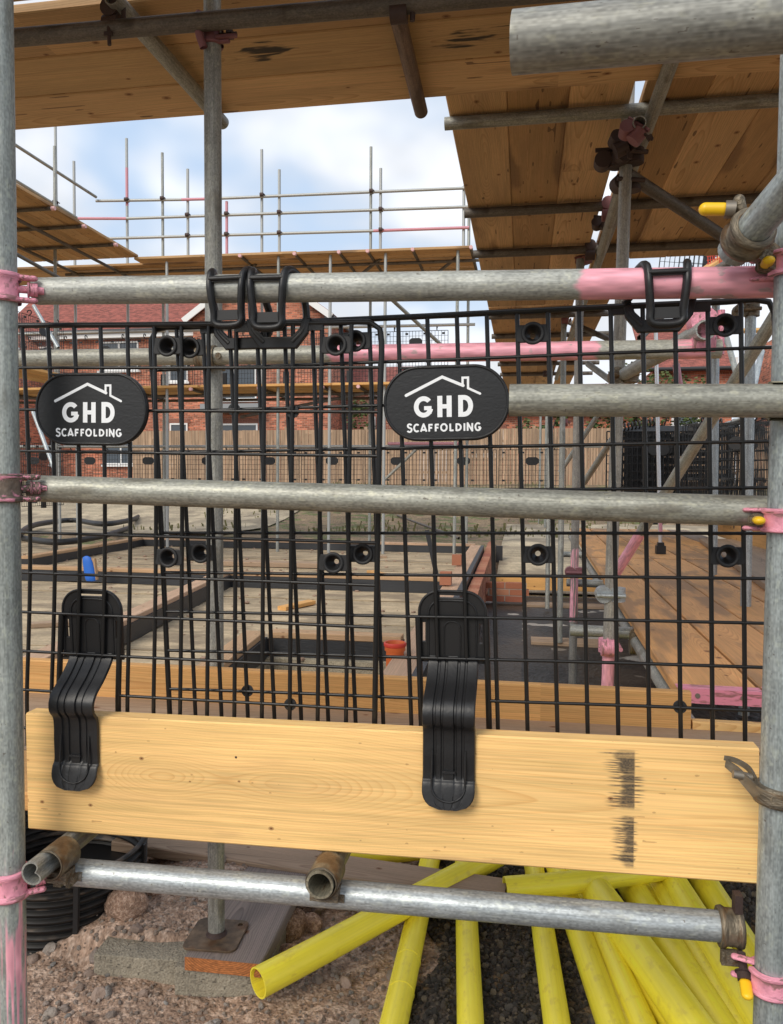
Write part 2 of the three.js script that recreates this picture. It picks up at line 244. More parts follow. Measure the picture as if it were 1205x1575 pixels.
// ---------------------------------------------------------------- the plate with the firm's mark (flat print)
function signTexture() {
  const W = 1024, H = 606, c = document.createElement('canvas'); c.width = W; c.height = H; const x = c.getContext('2d');
  x.fillStyle = '#1d1d1e'; x.fillRect(0, 0, W, H);
  const X = (f) => (f - 95) / 1040 * W, Y = (f) => (f - 105) / 615 * H, k = W / 1040;
  x.strokeStyle = '#f2f4f6'; x.fillStyle = '#f2f4f6'; x.lineJoin = 'miter'; x.lineCap = 'round';
  const line = (pts, w, cap = 'round', join = 'miter') => { x.lineWidth = w * k; x.lineCap = cap; x.lineJoin = join; x.beginPath(); pts.forEach(([a, b], i) => i ? x.lineTo(X(a), Y(b)) : x.moveTo(X(a), Y(b))); x.stroke(); };
  line([[283, 342], [588, 197], [762, 273]], 25); line([[758, 270], [758, 209], [803, 209], [803, 296], [902, 344]], 19, 'round');
  const arc = (cx, cy, rx, ry, a0, a1, w) => { x.lineWidth = w * k; x.lineCap = 'butt'; x.beginPath(); x.ellipse(X(cx), Y(cy), rx * k, ry * k * (H / 615) / k, a0, a1); x.stroke(); };
  // G H D
  arc(430, 441, 62, 69, -.62, -Math.PI * 2 + .30, 40); x.lineCap = 'butt';
  x.lineWidth = 40 * k; x.beginPath(); x.ellipse(X(430), Y(441), 62 * k, 69 * H / 615, 0, .25, Math.PI * 2 - .72); x.stroke();
  line([[434, 452], [497, 452]], 34, 'butt'); line([[478, 440], [478, 500]], 38, 'butt');
  line([[567, 353], [567, 530]], 42, 'butt'); line([[645, 353], [645, 530]], 42, 'butt'); line([[567, 441], [645, 441]], 36, 'butt');
  x.lineWidth = 40 * k; x.beginPath(); x.moveTo(X(740), Y(371)); x.lineTo(X(764), Y(371)); x.bezierCurveTo(X(843), Y(371), X(843), Y(511), X(764), Y(511)); x.lineTo(X(740), Y(511)); x.closePath(); x.stroke();
  // S C A F F O L D I N G
  const y0 = 585, y1 = 648, ym = 616, w = 15; let px = 296; const adv = [50, 56, 58, 50, 47, 66, 47, 58, 30, 62, 50], letters = 'SCAFFOLDING'.split('');
  const P = (pts) => line(pts, w, 'butt', 'round');
  letters.forEach((l, i) => {
    const a = px, b = px + adv[i] * .62;
    if (l === 'S') { x.lineWidth = w * k; x.beginPath(); x.moveTo(X(b), Y(y0 + 8)); x.bezierCurveTo(X(b - 12), Y(y0 - 8), X(a - 8), Y(y0 - 4), X(a + 1), Y(y0 + 20)); x.bezierCurveTo(X(a + 10), Y(ym + 2), X(b + 3), Y(ym - 2), X(b), Y(y1 - 16)); x.bezierCurveTo(X(b - 5), Y(y1 + 6), X(a + 5), Y(y1 + 4), X(a - 4), Y(y1 - 10)); x.stroke(); }
    if (l === 'C' || l === 'G') { x.lineWidth = w * k; x.beginPath(); x.ellipse(X((a + b) / 2 + 3), Y(ym), 22 * k, 29 * H / 615, 0, l === 'G' ? .2 : .8, Math.PI * 2 - .8); x.stroke(); if (l === 'G') { P([[a + 20, 620], [b + 8, 620]]); P([[b + 2, 613], [b + 2, 642]]); } }
    if (l === 'A') { P([[a - 6, y1], [(a + b) / 2, y0], [b + 6, y1]]); P([[a + 3, 633], [b - 3, 633]]); }
    if (l === 'F') { P([[a + 2, y1], [a + 2, y0 + 6], [b, y0 + 6]]); P([[a + 2, 617], [b - 4, 617]]); }
    if (l === 'O') { x.lineWidth = w * k; x.beginPath(); x.ellipse(X((a + b) / 2), Y(ym), 24 * k, 28 * H / 615, 0, 0, Math.PI * 2); x.stroke(); }
    if (l === 'L') P([[a + 2, y0], [a + 2, y1 - 6], [b, y1 - 6]]);
    if (l === 'D') { x.lineWidth = w * k; x.beginPath(); x.moveTo(X(a + 2), Y(y0 + 6)); x.lineTo(X(a + 12), Y(y0 + 6)); x.bezierCurveTo(X(b + 12), Y(y0 + 6), X(b + 12), Y(y1 - 6), X(a + 12), Y(y1 - 6)); x.lineTo(X(a + 2), Y(y1 - 6)); x.closePath(); x.stroke(); }
    if (l === 'I') P([[a + 6, y0], [a + 6, y1]]);
    if (l === 'N') P([[a, y1], [a, y0], [b, y1], [b, y0]]);
    px += adv[i] * 1.085;
  });
  const R = rng(91); for (let i = 0; i < 900; i++) { x.fillStyle = `rgba(${R() > .5 ? '150,146,140' : '20,20,20'},${.03 + .10 * R()})`; const q = 1 + 5 * R() * R(); x.fillRect(R() * W, R() * H, q, q); } x.lineWidth = 1.5; for (let i = 0; i < 26; i++) { x.strokeStyle = `rgba(140,140,140,${.04 + .10 * R()})`; x.beginPath(); const a = R() * W, b = R() * H; x.moveTo(a, b); x.lineTo(a + (R() - .5) * 160, b + (R() - .5) * 60); x.stroke(); }
  const t = new THREE.CanvasTexture(c); t.colorSpace = THREE.SRGBColorSpace; return t;
}
const signMat = std({ map: signTexture(), roughness: .40, bumpMap: plasticBump, bumpScale: .0002 });

// ---------------------------------------------------------------- hanging mesh guard
// grid(c, r) gives the point of wire crossing c, r; C columns; rows 0..R
const WV = .0040, WH = .0030;
function stadium(w, h, r) { const s = new THREE.Shape(), a = w / 2, b = h / 2; s.moveTo(-a + r, -b); s.lineTo(a - r, -b); s.absarc(a - r, -b + r, r, -Math.PI / 2, 0); s.lineTo(a, b - r); s.absarc(a - r, b - r, r, 0, Math.PI / 2); s.lineTo(-a + r, b); s.absarc(-a + r, b - r, r, Math.PI / 2, Math.PI); s.lineTo(-a, -b + r); s.absarc(-a + r, -b + r, r, Math.PI, Math.PI * 1.5); return s; }
function sweepPlate(path, halfW, prof, thick) {                 // a strap: path of [y, z, widthScale], cross profile [x(-1..1), raise]
  const P = [], I = [], n = path.length, m = prof.length;
  const nor = path.map((p, i) => { const a = path[Math.max(0, i - 1)], b = path[Math.min(n - 1, i + 1)]; const dy = b[0] - a[0], dz = b[1] - a[1], l = Math.hypot(dy, dz); return [dz / l, -dy / l]; });
  for (let s = 0; s < 2; s++) for (let i = 0; i < n; i++) for (let j = 0; j < m; j++) { const [y, z, ws, rs = 1] = path[i], e = s ? -thick : prof[j][1] * rs; P.push(prof[j][0] * halfW * ws, y + nor[i][0] * e, z + nor[i][1] * e); }
  const id = (s, i, j) => s * n * m + i * m + j;
  for (let i = 0; i < n - 1; i++) for (let j = 0; j < m - 1; j++) { I.push(id(0, i, j), id(0, i + 1, j), id(0, i, j + 1), id(0, i, j + 1), id(0, i + 1, j), id(0, i + 1, j + 1)); I.push(id(1, i, j), id(1, i, j + 1), id(1, i + 1, j), id(1, i, j + 1), id(1, i + 1, j + 1), id(1, i + 1, j)); }
  for (let i = 0; i < n - 1; i++) for (const j of [0, m - 1]) { const a = id(0, i, j), b = id(0, i + 1, j), c = id(1, i, j), d = id(1, i + 1, j); if (j) I.push(a, b, c, b, d, c); else I.push(a, c, b, b, c, d); }
  for (const i of [0, n - 1]) for (let j = 0; j < m - 1; j++) { const a = id(0, i, j), b = id(0, i, j + 1), c = id(1, i, j), d = id(1, i, j + 1); if (i) I.push(a, c, b, b, c, d); else I.push(a, b, c, b, d, c); }
  let g = new THREE.BufferGeometry(); g.setAttribute('position', new THREE.Float32BufferAttribute(P, 3)); g.setAttribute('uv', new THREE.Float32BufferAttribute(P.flatMap((_, k) => k % 3 === 0 ? [P[k] * 4, P[k + 1] * 4] : []), 2)); g.setIndex(I); g = g.toNonIndexed(); g.computeVertexNormals(); return g;
}
function creased(g, ang = .6) { // smooth normals below the angle
  const p = g.attributes.position, n = p.count, map = new Map(), fn = []; const a = V(), b = V(), c = V();
  for (let i = 0; i < n; i += 3) { a.fromBufferAttribute(p, i); b.fromBufferAttribute(p, i + 1).sub(a); c.fromBufferAttribute(p, i + 2).sub(a); fn.push(b.clone().cross(c)); }
  const key = (i) => [p.getX(i), p.getY(i), p.getZ(i)].map((v) => Math.round(v * 2e5)).join();
  for (let i = 0; i < n; i++) { const k = key(i); if (!map.has(k)) map.set(k, []); map.get(k).push((i / 3) | 0); }
  const N = new Float32Array(n * 3);
  for (let i = 0; i < n; i++) { const f = fn[(i / 3) | 0], s = V(), fu = f.clone().normalize(); for (const q of map.get(key(i))) if (fn[q].lengthSq() > 0 && fn[q].clone().normalize().dot(fu) > Math.cos(ang)) s.add(fn[q]); s.normalize(); N.set([s.x, s.y, s.z], i * 3); }
  g.setAttribute('normal', new THREE.BufferAttribute(N, 3)); return g;
}
function meshGuard(name, label, o) {
  const t = thing(name, label, 'mesh guard', null); const G = o.grid, RB = 10.45, w = M.plasticWire;
  const line = (pts, r, nm = 'wire') => part(nm, wireGeo(pts, r, Math.max(6, pts.length * 3), 7), w, t);
  const col = (c, r0, r1, rad) => { const p = []; for (let k = 0; k <= 8; k++) { const r = r0 + (r1 - r0) * k / 8; p.push(G(c, r)); } line(p, rad); };
  const row = (r, c0, c1, rad) => { const p = []; for (let k = 0; k <= 10; k++) { const c = c0 + (c1 - c0) * k / 10; const q = G(c, r); q.z += .0012; p.push(q); } line(p, rad); };
  const C = o.C;
  // rounded frame
  const fr = []; for (let k = 0; k <= 8; k++) fr.push(G(0, RB - (RB - .28) * k / 8)); fr.push(G(.1, .08)); for (let k = 0; k <= 16; k++) fr.push(G(.3 + (C - .6) * k / 16, 0)); fr.push(G(C - .1, .08)); for (let k = 0; k <= 8; k++) fr.push(G(C, .28 + (RB - .28) * k / 8));
  part('frame', wireGeo(fr, .0052, 120, 8), w, t);
  const cut = [9.36, 11.7];
  for (let c = 1; c < C; c++) { if (c === 10 || c === 11) col(c, 0, 8.0, WV); else col(c, 0, RB, WV); }
  for (const c of cut) col(c, 7, RB, .0056);
  for (let r = 1; r <= 10; r++) { if (r > 8) { row(r, 0, cut[0], WH); row(r, cut[1], C, WH); } else row(r, 0, C, WH); }
  // knots where the wires cross
  const kn = []; for (let c = 1; c < C; c++) for (let r = 1; r <= 9; r++) { if (r > 8 && c > 9 && c < 12) continue; const g = new THREE.OctahedronGeometry(.0058, 1), p = G(c, r); g.scale(1, 1, .75); g.translate(p.x, p.y, p.z); kn.push(g); }
  stuff(part('wire_joint', kn, w, t));
  const dx = G(o.flip ? 9 : 12, 4).sub(G(o.flip ? 12 : 9, 4)), roll = Math.atan2(dx.y, dx.x);
  const put = (ob, p, z = 0) => { ob.position.copy(p); ob.position.z += z; ob.rotation.z = roll; return ob; };
  // eyelets
  const cupG = latheY([[.0125, 0], [.0185, 0], [.0195, .003], [.0185, .006], [.0145, .006], [.0125, .003], [.0085, -.016], [.0048, -.022], [.0048, -.026], [.0108, -.020], [.0140, -.002], [.0125, 0]], 32); cupG.rotateX(Math.PI / 2);
  const flS = stadium(.052, .027, .004), hole = new THREE.Path(); hole.absarc(0, 0, .0135, 0, Math.PI * 2, true); flS.holes.push(hole);
  const flG = new THREE.ExtrudeGeometry(flS, { depth: .0045, bevelEnabled: true, bevelSize: .0012, bevelThickness: .001, bevelSegments: 2, curveSegments: 20 }); flG.translate(0, 0, -.003);
  for (const [c, r] of o.cups) { const e = new THREE.Group(); e.name = 'eyelet'; put(e, G(c, r), .001); t.add(e); part('cup', cupG, M.plasticMatt, e); part('tab', flG, M.plasticMatt, e); }
  const disc = new THREE.CylinderGeometry(.0115, .0115, .004, 24); disc.rotateX(Math.PI / 2);
  for (const [c, r] of o.discs) put(part('boss', disc, M.plasticMatt, t), G(c, r), -.003);
  // sign plate
  const sw = o.signW, sh = sw * .592, plate = new THREE.Group(); plate.name = 'sign_plate'; put(plate, o.signAt, 0); t.add(plate);
  const bk = new THREE.ExtrudeGeometry(stadium(sw, sh, sh * .48), { depth: .006, bevelEnabled: true, bevelSize: .0015, bevelThickness: .0015, bevelSegments: 3, curveSegments: 32 }); bk.translate(0, 0, -.004); part('backing', bk, M.plastic, plate);
  const face = new THREE.ShapeGeometry(stadium(sw * .985, sh * .975, sh * .47), 40), fp = face.attributes.position, fu = face.attributes.uv;
  for (let i = 0; i < fp.count; i++) fu.setXY(i, fp.getX(i) / sw + .5, fp.getY(i) / sh + .5); face.translate(0, 0, .0040); part('printed_face', face, signMat, plate);
  const rimP = stadium(sw * .985, sh * .97, sh * .465).getPoints(24).map((p) => V(p.x, p.y, .0042)); rimP.pop();
  part('rim', new THREE.TubeGeometry(new THREE.CatmullRomCurve3(rimP, true), 160, .0022, 8, true), M.plastic, plate);
  // hooks over the rail
  for (const hc of o.hooks) {
    const h = new THREE.Group(); h.name = 'hook'; const p = G(hc, 0); h.position.copy(p); h.rotation.z = roll * .6; t.add(h);
    const ry = o.railY(p.x) - p.y, rz = o.railZ - p.z, ro = RT + .0062;
    const lo = -.002 - (o.drop[hc] || 0), arm = (s) => { const q = [V(s * .026, -.034, .002), V(s * .046, -.012, .001), V(s * .050, .010, .001), V(s * .048, ry - .01, rz - ro), V(s * .042, ry + ro * .72, rz - ro * .72), V(s * .034, ry + ro, rz), V(s * .030, ry + ro * .72, rz + ro * .72), V(s * .0285, ry, rz + ro), V(s * .027, ry - .018, rz + ro - .001), V(s * .0245, lo + .018, rz + ro - .007), V(s * .0245, lo + .006, rz + ro - .008)]; return q; };
    const a = arm(-1), b = arm(1).reverse(), loop = [...a, V(-.019, lo, rz + ro - .008), V(.019, lo, rz + ro - .008), ...b];
    for (const k of [-1, 1]) { const g = new THREE.TubeGeometry(new THREE.CatmullRomCurve3(loop.map((v) => V(v.x + (k > 0 ? 0 : 0), v.y, v.z)), false, 'centripetal'), 140, k > 0 ? .0050 : .0066, 10, false); if (k < 0) { g.translate(0, 0, -.0035); } part('hook_loop', g, M.plastic, h); }
    part('cross_bar', [rodGeo(V(-.029, ry + .010, rz + ro), V(.029, ry + .010, rz + ro), .0038, 10), box(.056, .010, .004, 0, ry + .010, rz + ro - .002)], M.plastic, h);
    part('cross_bar', [box(.044, .017, .004, 0, lo + .016, rz + ro - .011)], M.plasticMatt, h);
    const s = new THREE.Shape(); [[-.057, .006], [-.046, .006], [-.040, -.012], [-.026, -.026], [.026, -.026], [.040, -.012], [.046, .006], [.057, .006], [.052, -.018], [.032, -.043], [-.032, -.043], [-.052, -.018]].forEach(([x, y], i) => i ? s.lineTo(x, y) : s.moveTo(x, y));
    const br = new THREE.ExtrudeGeometry(s, { depth: .007, bevelEnabled: true, bevelSize: .002, bevelThickness: .002, bevelSegments: 2 }); br.translate(0, 0, -.004); part('bracket', br, M.plastic, h);
    part('bracket', box(.030, .016, .007, -.066, -.006, 0), M.plastic, h); part('bracket', box(.030, .016, .007, .066, -.006, 0), M.plastic, h);
  }
  // toe clip: plate behind the wires, strap brought out over the board
  const clip = new THREE.Group(); clip.name = 'toe_clip'; t.add(clip);
  const a = G(10.53, 6.38), b = G(10.53, 7.95), cx = (a.x + b.x) / 2, top = a.y, H = a.y - b.y + .012, zp = (z) => z - .011;
  const ps = new THREE.Shape(), hw = .0615, rr = .040; ps.moveTo(-hw, -H); ps.lineTo(hw, -H); ps.lineTo(hw, -rr); ps.absarc(hw - rr, -rr, rr, 0, Math.PI / 2); ps.lineTo(-hw + rr, 0); ps.absarc(-hw + rr, -rr, rr, Math.PI / 2, Math.PI);
  for (const [x0, x1, y0, y1] of [[-.024, .024, -.0135, -.007], [-.055, -.048, -.095, -.058], [.048, .055, -.095, -.058]]) { const q = new THREE.Path(); q.moveTo(x0, y0); q.lineTo(x0, y1); q.lineTo(x1, y1); q.lineTo(x1, y0); q.closePath(); ps.holes.push(q); }
  const pg = new THREE.ExtrudeGeometry(ps, { depth: .005, bevelEnabled: true, bevelSize: .001, bevelThickness: .001, bevelSegments: 2, curveSegments: 16 }); pg.rotateX(Math.atan2(a.z - b.z, a.y - b.y)); pg.translate(cx, top, zp(a.z)); part('plate', pg, M.plastic, clip);
  const U = (h, y0, y1, r, rad) => { const q = [V(-h, y1, 0), V(-h, y0 - r, 0)]; for (let k = 1; k < 6; k++) { const g = Math.PI - k / 6 * Math.PI / 2; q.push(V(-h + r + Math.cos(g) * r, y0 - r + Math.sin(g) * r, 0)); } for (let k = 0; k < 6; k++) { const g = Math.PI / 2 - k / 5 * Math.PI / 2; q.push(V(h - r + Math.cos(g) * r, y0 - r + Math.sin(g) * r, 0)); } q.push(V(h, y1, 0)); return wireGeo(q, rad, 60, 8); };
  const ridge = [U(.060, -.001, -H, .038, .0024), U(.043, -.018, -H, .024, .0021), U(.0145, -.056, -H, .013, .0018)].map((g) => { g.rotateX(Math.atan2(a.z - b.z, a.y - b.y)); g.translate(cx, top, zp(a.z) + .006); return g; });
  part('ridge', ridge, M.plastic, clip);
  const sx = b.x + (o.strapDx || 0), y8 = b.y - .012, z8 = zp(b.z), bf = o.boardZ, ye = o.strapEnd, bt = o.boardTop, q = [];
  const ctrl = new THREE.CatmullRomCurve3([V(0, y8 + .012, z8 + .004), V(0, y8 - .002, z8 + .010), V(0, y8 - .030, z8 + .038), V(0, y8 - .052, bf + .012), V(0, y8 - .068, bf + .022), V(0, y8 - .086, bf + .021), V(0, y8 - .101, bf + .0095), V(0, y8 - .118, bf + .0065), V(0, ye + .09, bf + .0065), V(0, ye + .048, bf + .0065), V(0, ye + .041, bf + .0115), V(0, ye, bf + .0215)], false, 'centripetal');
  const n = 90; for (let k = 0; k <= n; k++) { const p = ctrl.getPoint(k / n), e = p.y - ye, R0 = .044; let ws = 1; const rc = .030; if (e < rc) ws = (.0155 + Math.sqrt(Math.max(0, rc * rc - (rc - e) * (rc - e)))) / .0455; q.push([p.y, p.z, ws, e < .05 ? .35 : 1]); }
  const pf = [[-1, -.002], [-.97, .001], [-.93, .0014], [-.60, .0014], [-.57, -.0016], [-.50, -.0016], [-.47, .0004], [-.31, .0004], [-.28, -.002], [-.21, -.002], [-.18, .0016], [.18, .0016], [.21, -.002], [.28, -.002], [.31, .0004], [.47, .0004], [.50, -.0016], [.57, -.0016], [.60, .0014], [.93, .0014], [.97, .001], [1, -.002]];
  const sg = creased(sweepPlate(q, .0455, pf, .004), .75); sg.translate(sx, 0, 0); part('strap', sg, M.plastic, clip);
  // the raised lip round the strap's end, and the slot above it
  const lip = []; for (let k = 0; k <= 20; k++) { const g = Math.PI + k / 20 * Math.PI; lip.push(V(sx + Math.cos(g) * .0285, ye + .0375 + Math.sin(g) * .024, bf + .0155 - Math.sin(g) * .0052 - .001)); } lip.unshift(V(sx - .0285, ye + .10, bf + .0085)); lip.push(V(sx + .0285, ye + .10, bf + .0085));
  part('lip', [wireGeo(lip, .0018, 60, 7), box(.022, .004, .003, sx, ye + .062, bf + .0095)], M.plastic, clip);
  return t;
}
// ================================================================ FRONT BAY OF THE SCAFFOLD
const PZ = -1.25, RZ = -1.30, BZ = -1.335;                      // uprights, rails, front face of the toe board
// uprights
const lpMat = galvMat(31, [150, 156, 152], { len: 3.2, h: 2048, dirt: .3, rough: .5, pink: [[-.1, .62, .45, .1], [.62, .76, .40, .12]] });
tube('scaffold_upright', V(-.905, -.02, PZ), V(-.907, 3.18, PZ), lpMat, 'grey upright tube splashed with pink paint at its foot, left of the toe board', 'scaffold tube', null, { rep: 1, spin: 2.2 });
tube('scaffold_upright', V(.381, -.02, PZ), V(.390, 2.30, PZ), M.galvPost, 'clean galvanised upright tube at the right edge, at the right end of the toe board', 'scaffold tube', null, { spin: 1 });
tube('scaffold_upright', V(-.872, .062, -2.12), V(-.875, 3.25, -2.12), M.galvDull, 'grey upright tube standing on a base plate behind the mesh, left of centre', 'scaffold tube');
// rails
const trMat = galvMat(32, [164, 166, 160], { len: 1.26, h: 1024, dirt: .35, rough: .46, pink: [[.955, 1.3, 1, .03]] });
tube('guard_rail', V(-.872, 1.741, RZ), V(.388, 1.711, RZ), trMat, 'top guard rail, galvanised tube painted pink at its right end', 'scaffold tube', null, { rep: 1, spin: .6 });
tube('guard_rail', V(-.885, 1.384, RZ), V(.40, 1.356, RZ), galvMat(33, [156, 156, 146], { dirt: .5, rough: .52 }), 'weathered middle guard rail crossing the mesh below the sign plates', 'scaffold tube', null, { spin: 2.4 });
tube('guard_rail', V(-.023, 1.524, -1.2), V(.52, 1.516, -1.2), galvMat(34, [154, 154, 144], { dirt: .5, rough: .5 }), 'short guard rail whose cut end touches the right sign plate', 'scaffold tube', null, { spin: 1.2 });
tube('scaffold_ledger', V(-.858, .662, -1.322), V(.352, .676, -1.322), M.galvBright, 'bright galvanised bottom ledger under the toe board', 'scaffold tube', null, { spin: .4 });
const irMat = galvMat(35, [164, 164, 154], { len: 2.0, h: 1024, dirt: .3, pink: [[1.0, 1.70, 1, .03], [1.88, 1.96, .6, .05]] });
tube('guard_rail', V(-1.52, 1.751, -2.068), V(.48, 1.735, -2.068), irMat, 'inner guard rail behind the mesh, pink along its middle', 'scaffold tube', null, { rep: 1 });
tube('scaffold_tube', at(789, 66, .655), at(1235, 26, .60), M.galvDull, 'thick grey tube with a cut end poking in at the top right corner', 'scaffold tube', null, { spin: 2 });
tube('scaffold_tube', at(1128, 388, 1.17), at(1290, 200, .93), M.galvPost, 'short sloping tube held by the swivel coupler beside the right upright', 'scaffold tube', null, { spin: 2 });
// toe board
{
  const L = 1.314, stain = (u, y, c) => {
    const wx = -.930 + u, s = y;                                // s from the bottom edge
    let d = 0; const a0 = .137, a1 = .196;
    if (wx > .10 && wx < .215) {
      const str = noise(wx * 14 + 3, s * 620, 77), st2 = noise(wx * 40, s * 260, 79), rag = (noise(2, s * 330, 80) - .5) * .010 + (noise(4, s * 40, 84) - .5) * .012;
      const up = sst(.108, .126, s + .010 * st2) * sst(.216, .204, s + .004 * st2), lo = sst(.008, .022, s - .55 * Math.max(0, .176 - wx)) * sst(.106, .096, s + .008 * st2);
      const core = sst(.158 + rag, .170 + rag, wx) * sst(.1905, .1870, wx), fan = sst(.136 + rag * 1.6, .160 + rag, wx) * sst(.206 + rag, .190, wx);
      const lc = sst(.164 + rag, .178 + rag, wx) * sst(.1895, .1865, wx), lf = sst(.148 + rag, .166 + rag, wx) * sst(.196 + rag * .5, .188, wx);
      const dry = sst(.26, .50, str * .8 + st2 * .2), dry2 = sst(.47, .62, str * .8 + st2 * .2), gran = .70 + .30 * noise(wx * 420, s * 700, 86);
      d = Math.max(up * Math.max(core * mix(.50, .95, dry), fan * dry2 * .78), lo * Math.max(lc * mix(.5, .95, dry), lf * dry2 * .7)) * gran; }
    const mud = sst(.60, .78, fbm(u * 5, y * 26, 87, 5)) * (.25 + .5 * sst(.06, 0, y) + .5 * sst(.12, 0, u)); c = mix3(c, [168, 132, 92], .45 * mud);
    if (noise(u * 60, y * 120, 88) > .965) c = mix3(c, [150, 108, 66], .4);
    return mix3(c, [48, 44, 42], d * .92);
  };
  const t = woodTex(7, 2048, 400, L, .225, [242, 199, 130], [209, 151, 82], { rndKnots: 0, wc: .53, hv: .016, hfn: (u) => .046 - .040 * Math.exp(-(((u - .27) / .10) ** 2)) - .038 * Math.exp(-(((u - .53) / .16) ** 2)) + .02 * u, ring: .0042, contrast: .62, late: 4.2, fine: .09, knots: [[.235, .150, .0042], [.425, .118, .0025], [.03, .055, .004], [.13, .055, .004], [.485, .035, .0045], [1.08, .128, .0040], [.33, .112, .002]], extra: stain });
  const m = single('toe_board', boardGeo(L, .225, .038, L, .225, 0, 0, .003), woodMat(t), 'wide clean pine toe board with a black smudge towards its right end', 'toe board');
  // its broad faces stand upright: lay the print over the faces by length and height
  const p = m.geometry.attributes.position, n = m.geometry.attributes.normal, uv = m.geometry.attributes.uv;
  for (let i = 0; i < p.count; i++) { if (Math.abs(n.getZ(i)) > .5) uv.setXY(i, p.getX(i) / L, (p.getY(i) + .1125) / .225); else if (Math.abs(n.getY(i)) > .5) uv.setXY(i, p.getX(i) / L, .972 + p.getZ(i) * .9); else uv.setXY(i, p.getZ(i) * .5 + .5, (p.getY(i) + .1125) / .225); }
  const nail = (x, y) => { const g = new THREE.SphereGeometry(.0022, 8, 6); g.scale(1, 1, .4); g.translate(x, y, .0192); return g; };
  part('nail', nail(.42, .05), M.coupDark, m);
  m.position.set(-.930, .8425, BZ - .019); m.rotation.z = .0105;
}
// short cut tubes under the toe board
tube('scaffold_transom', V(-.335, .712, -1.265), V(-.325, .712, -2.2), galvMat(36, [140, 134, 116], { dirt: .5 }), 'short cross tube with its open end under the middle of the toe board', 'scaffold tube');
{
  const g = tubeGeo(.95, .0212, .0034, 40, .95), p = g.attributes.position;           // end crushed in on one side
  for (let i = 0; i < p.count; i++) { const x = p.getX(i), y = p.getY(i), z = p.getZ(i), k = Math.exp(-y * 12); const a = Math.atan2(z, x), dent = Math.exp(-Math.pow(((a - .3 + Math.PI * 3) % (Math.PI * 2) - Math.PI) / .55, 2)) * .0135 * k; const r = Math.hypot(x, z), s = (r - dent) / r; p.setXYZ(i, x * s, y, z * s * (1 + .0 * k)); }
  g.computeVertexNormals(); const m = single('scaffold_transom', g, M.galvDull, 'cross tube with a crushed open end beside the left upright', 'scaffold tube');
  placeTube(m, V(-.844, .708, -1.222), V(-.835, .713, -2.15)); m.rotateY(.0);
}
// platform boards seen over the toe board
const plain4 = [0, 1, 2, 3].map((k) => woodMat(woodTex(60 + k, 1024, 192, 2.4, .235, [[226, 178, 112], [214, 164, 100], [230, 186, 122], [206, 158, 98]][k], [[190, 132, 70], [178, 124, 66], [196, 140, 78], [166, 116, 64]][k], { rndKnots: 9, ring: .005 })));
const grey2 = [0, 1].map((k) => woodMat(woodTex(70 + k, 1024, 192, 2.4, .235, [[164, 140, 116], [152, 130, 108]][k], [[122, 98, 78], [112, 90, 72]][k], { rndKnots: 8, ring: .005 })));
const dullM = plain4[0].clone(); dullM.color.setRGB(.84, .80, .78);
function board(name, p, L, mat, label, o = {}) { const m = single(name, boardGeo(L, o.T || .038, o.B || .225, o.tl || 2.4, .235, o.u0 || 0, 0, .004, o.bow || 0), mat, label, o.cat || 'scaffold board', o.group); m.position.copy(p); if (o.ry) m.rotation.y = o.ry; if (o.rx) m.rotation.x = o.rx; if (o.rz) m.rotation.z = o.rz; return m; }
['nearest the toe board', 'second from the toe board', 'farthest from the toe board'].forEach((s, k) => board('platform_board', V(-1.9, .757 + .004 * (k % 2), -1.502 - k * .229), 2.75, k === 0 ? plain4[3] : k === 1 ? grey2[1] : grey2[0], 'dirty greyish platform board seen just over the toe board, ' + s, { u0: k * .7 }));
board('edge_board', V(-1.95, .800, -2.072), 2.375, dullM, 'thin edge board standing along the inner side of the platform', { T: .148, B: .032, cat: 'toe board', u0: .4 }).rotation.z = -.002;
board('edge_board', V(.43, .722, -2.072), .9, plain4[2], 'lower edge board under the pink board ends at the right', { T: .148, B: .032, cat: 'toe board', u0: .9 });

// the two mesh guards
const bil = (p00, p10, p01, p11) => (s, t) => { const a = p00.clone().lerp(p10, s), b = p01.clone().lerp(p11, s); return a.lerp(b, t); };
const railY = (x) => 1.7413 - (x + .872) * .0238;
{
  const q = bil(onZ(587, 496, -1.342), onZ(35, 501, -1.342), onZ(577, 1092, -1.385), onZ(41, 1061, -1.385));
  const grid = (c, r) => { const s = c / 13, p = q(s, r / 9); p.x += .012 * sst(.35, 1, s) * Math.sin(clamp(r / 9) * Math.PI) * (s > 1.2 ? 0 : 1); p.z += .004 * Math.sin(c * .6 + r * .3) * .4; return p; };
  meshGuard('mesh_guard', 'left black plastic mesh guard hung from the top rail, lapped in front of the other', { grid, C: 21, flip: true, cups: [[1.5, .5], [7.5, .5], [1.5, 5.5], [7.5, 5.5]], discs: [[3, 2], [3, 9]], hooks: [3.5], drop: { 3.5: .016 }, railY, railZ: RZ, signAt: onZ(141, 629.5, -1.340), signW: .2215, boardZ: BZ, boardTop: .957, strapEnd: onZ(112, 1213, BZ + .012).y });
}
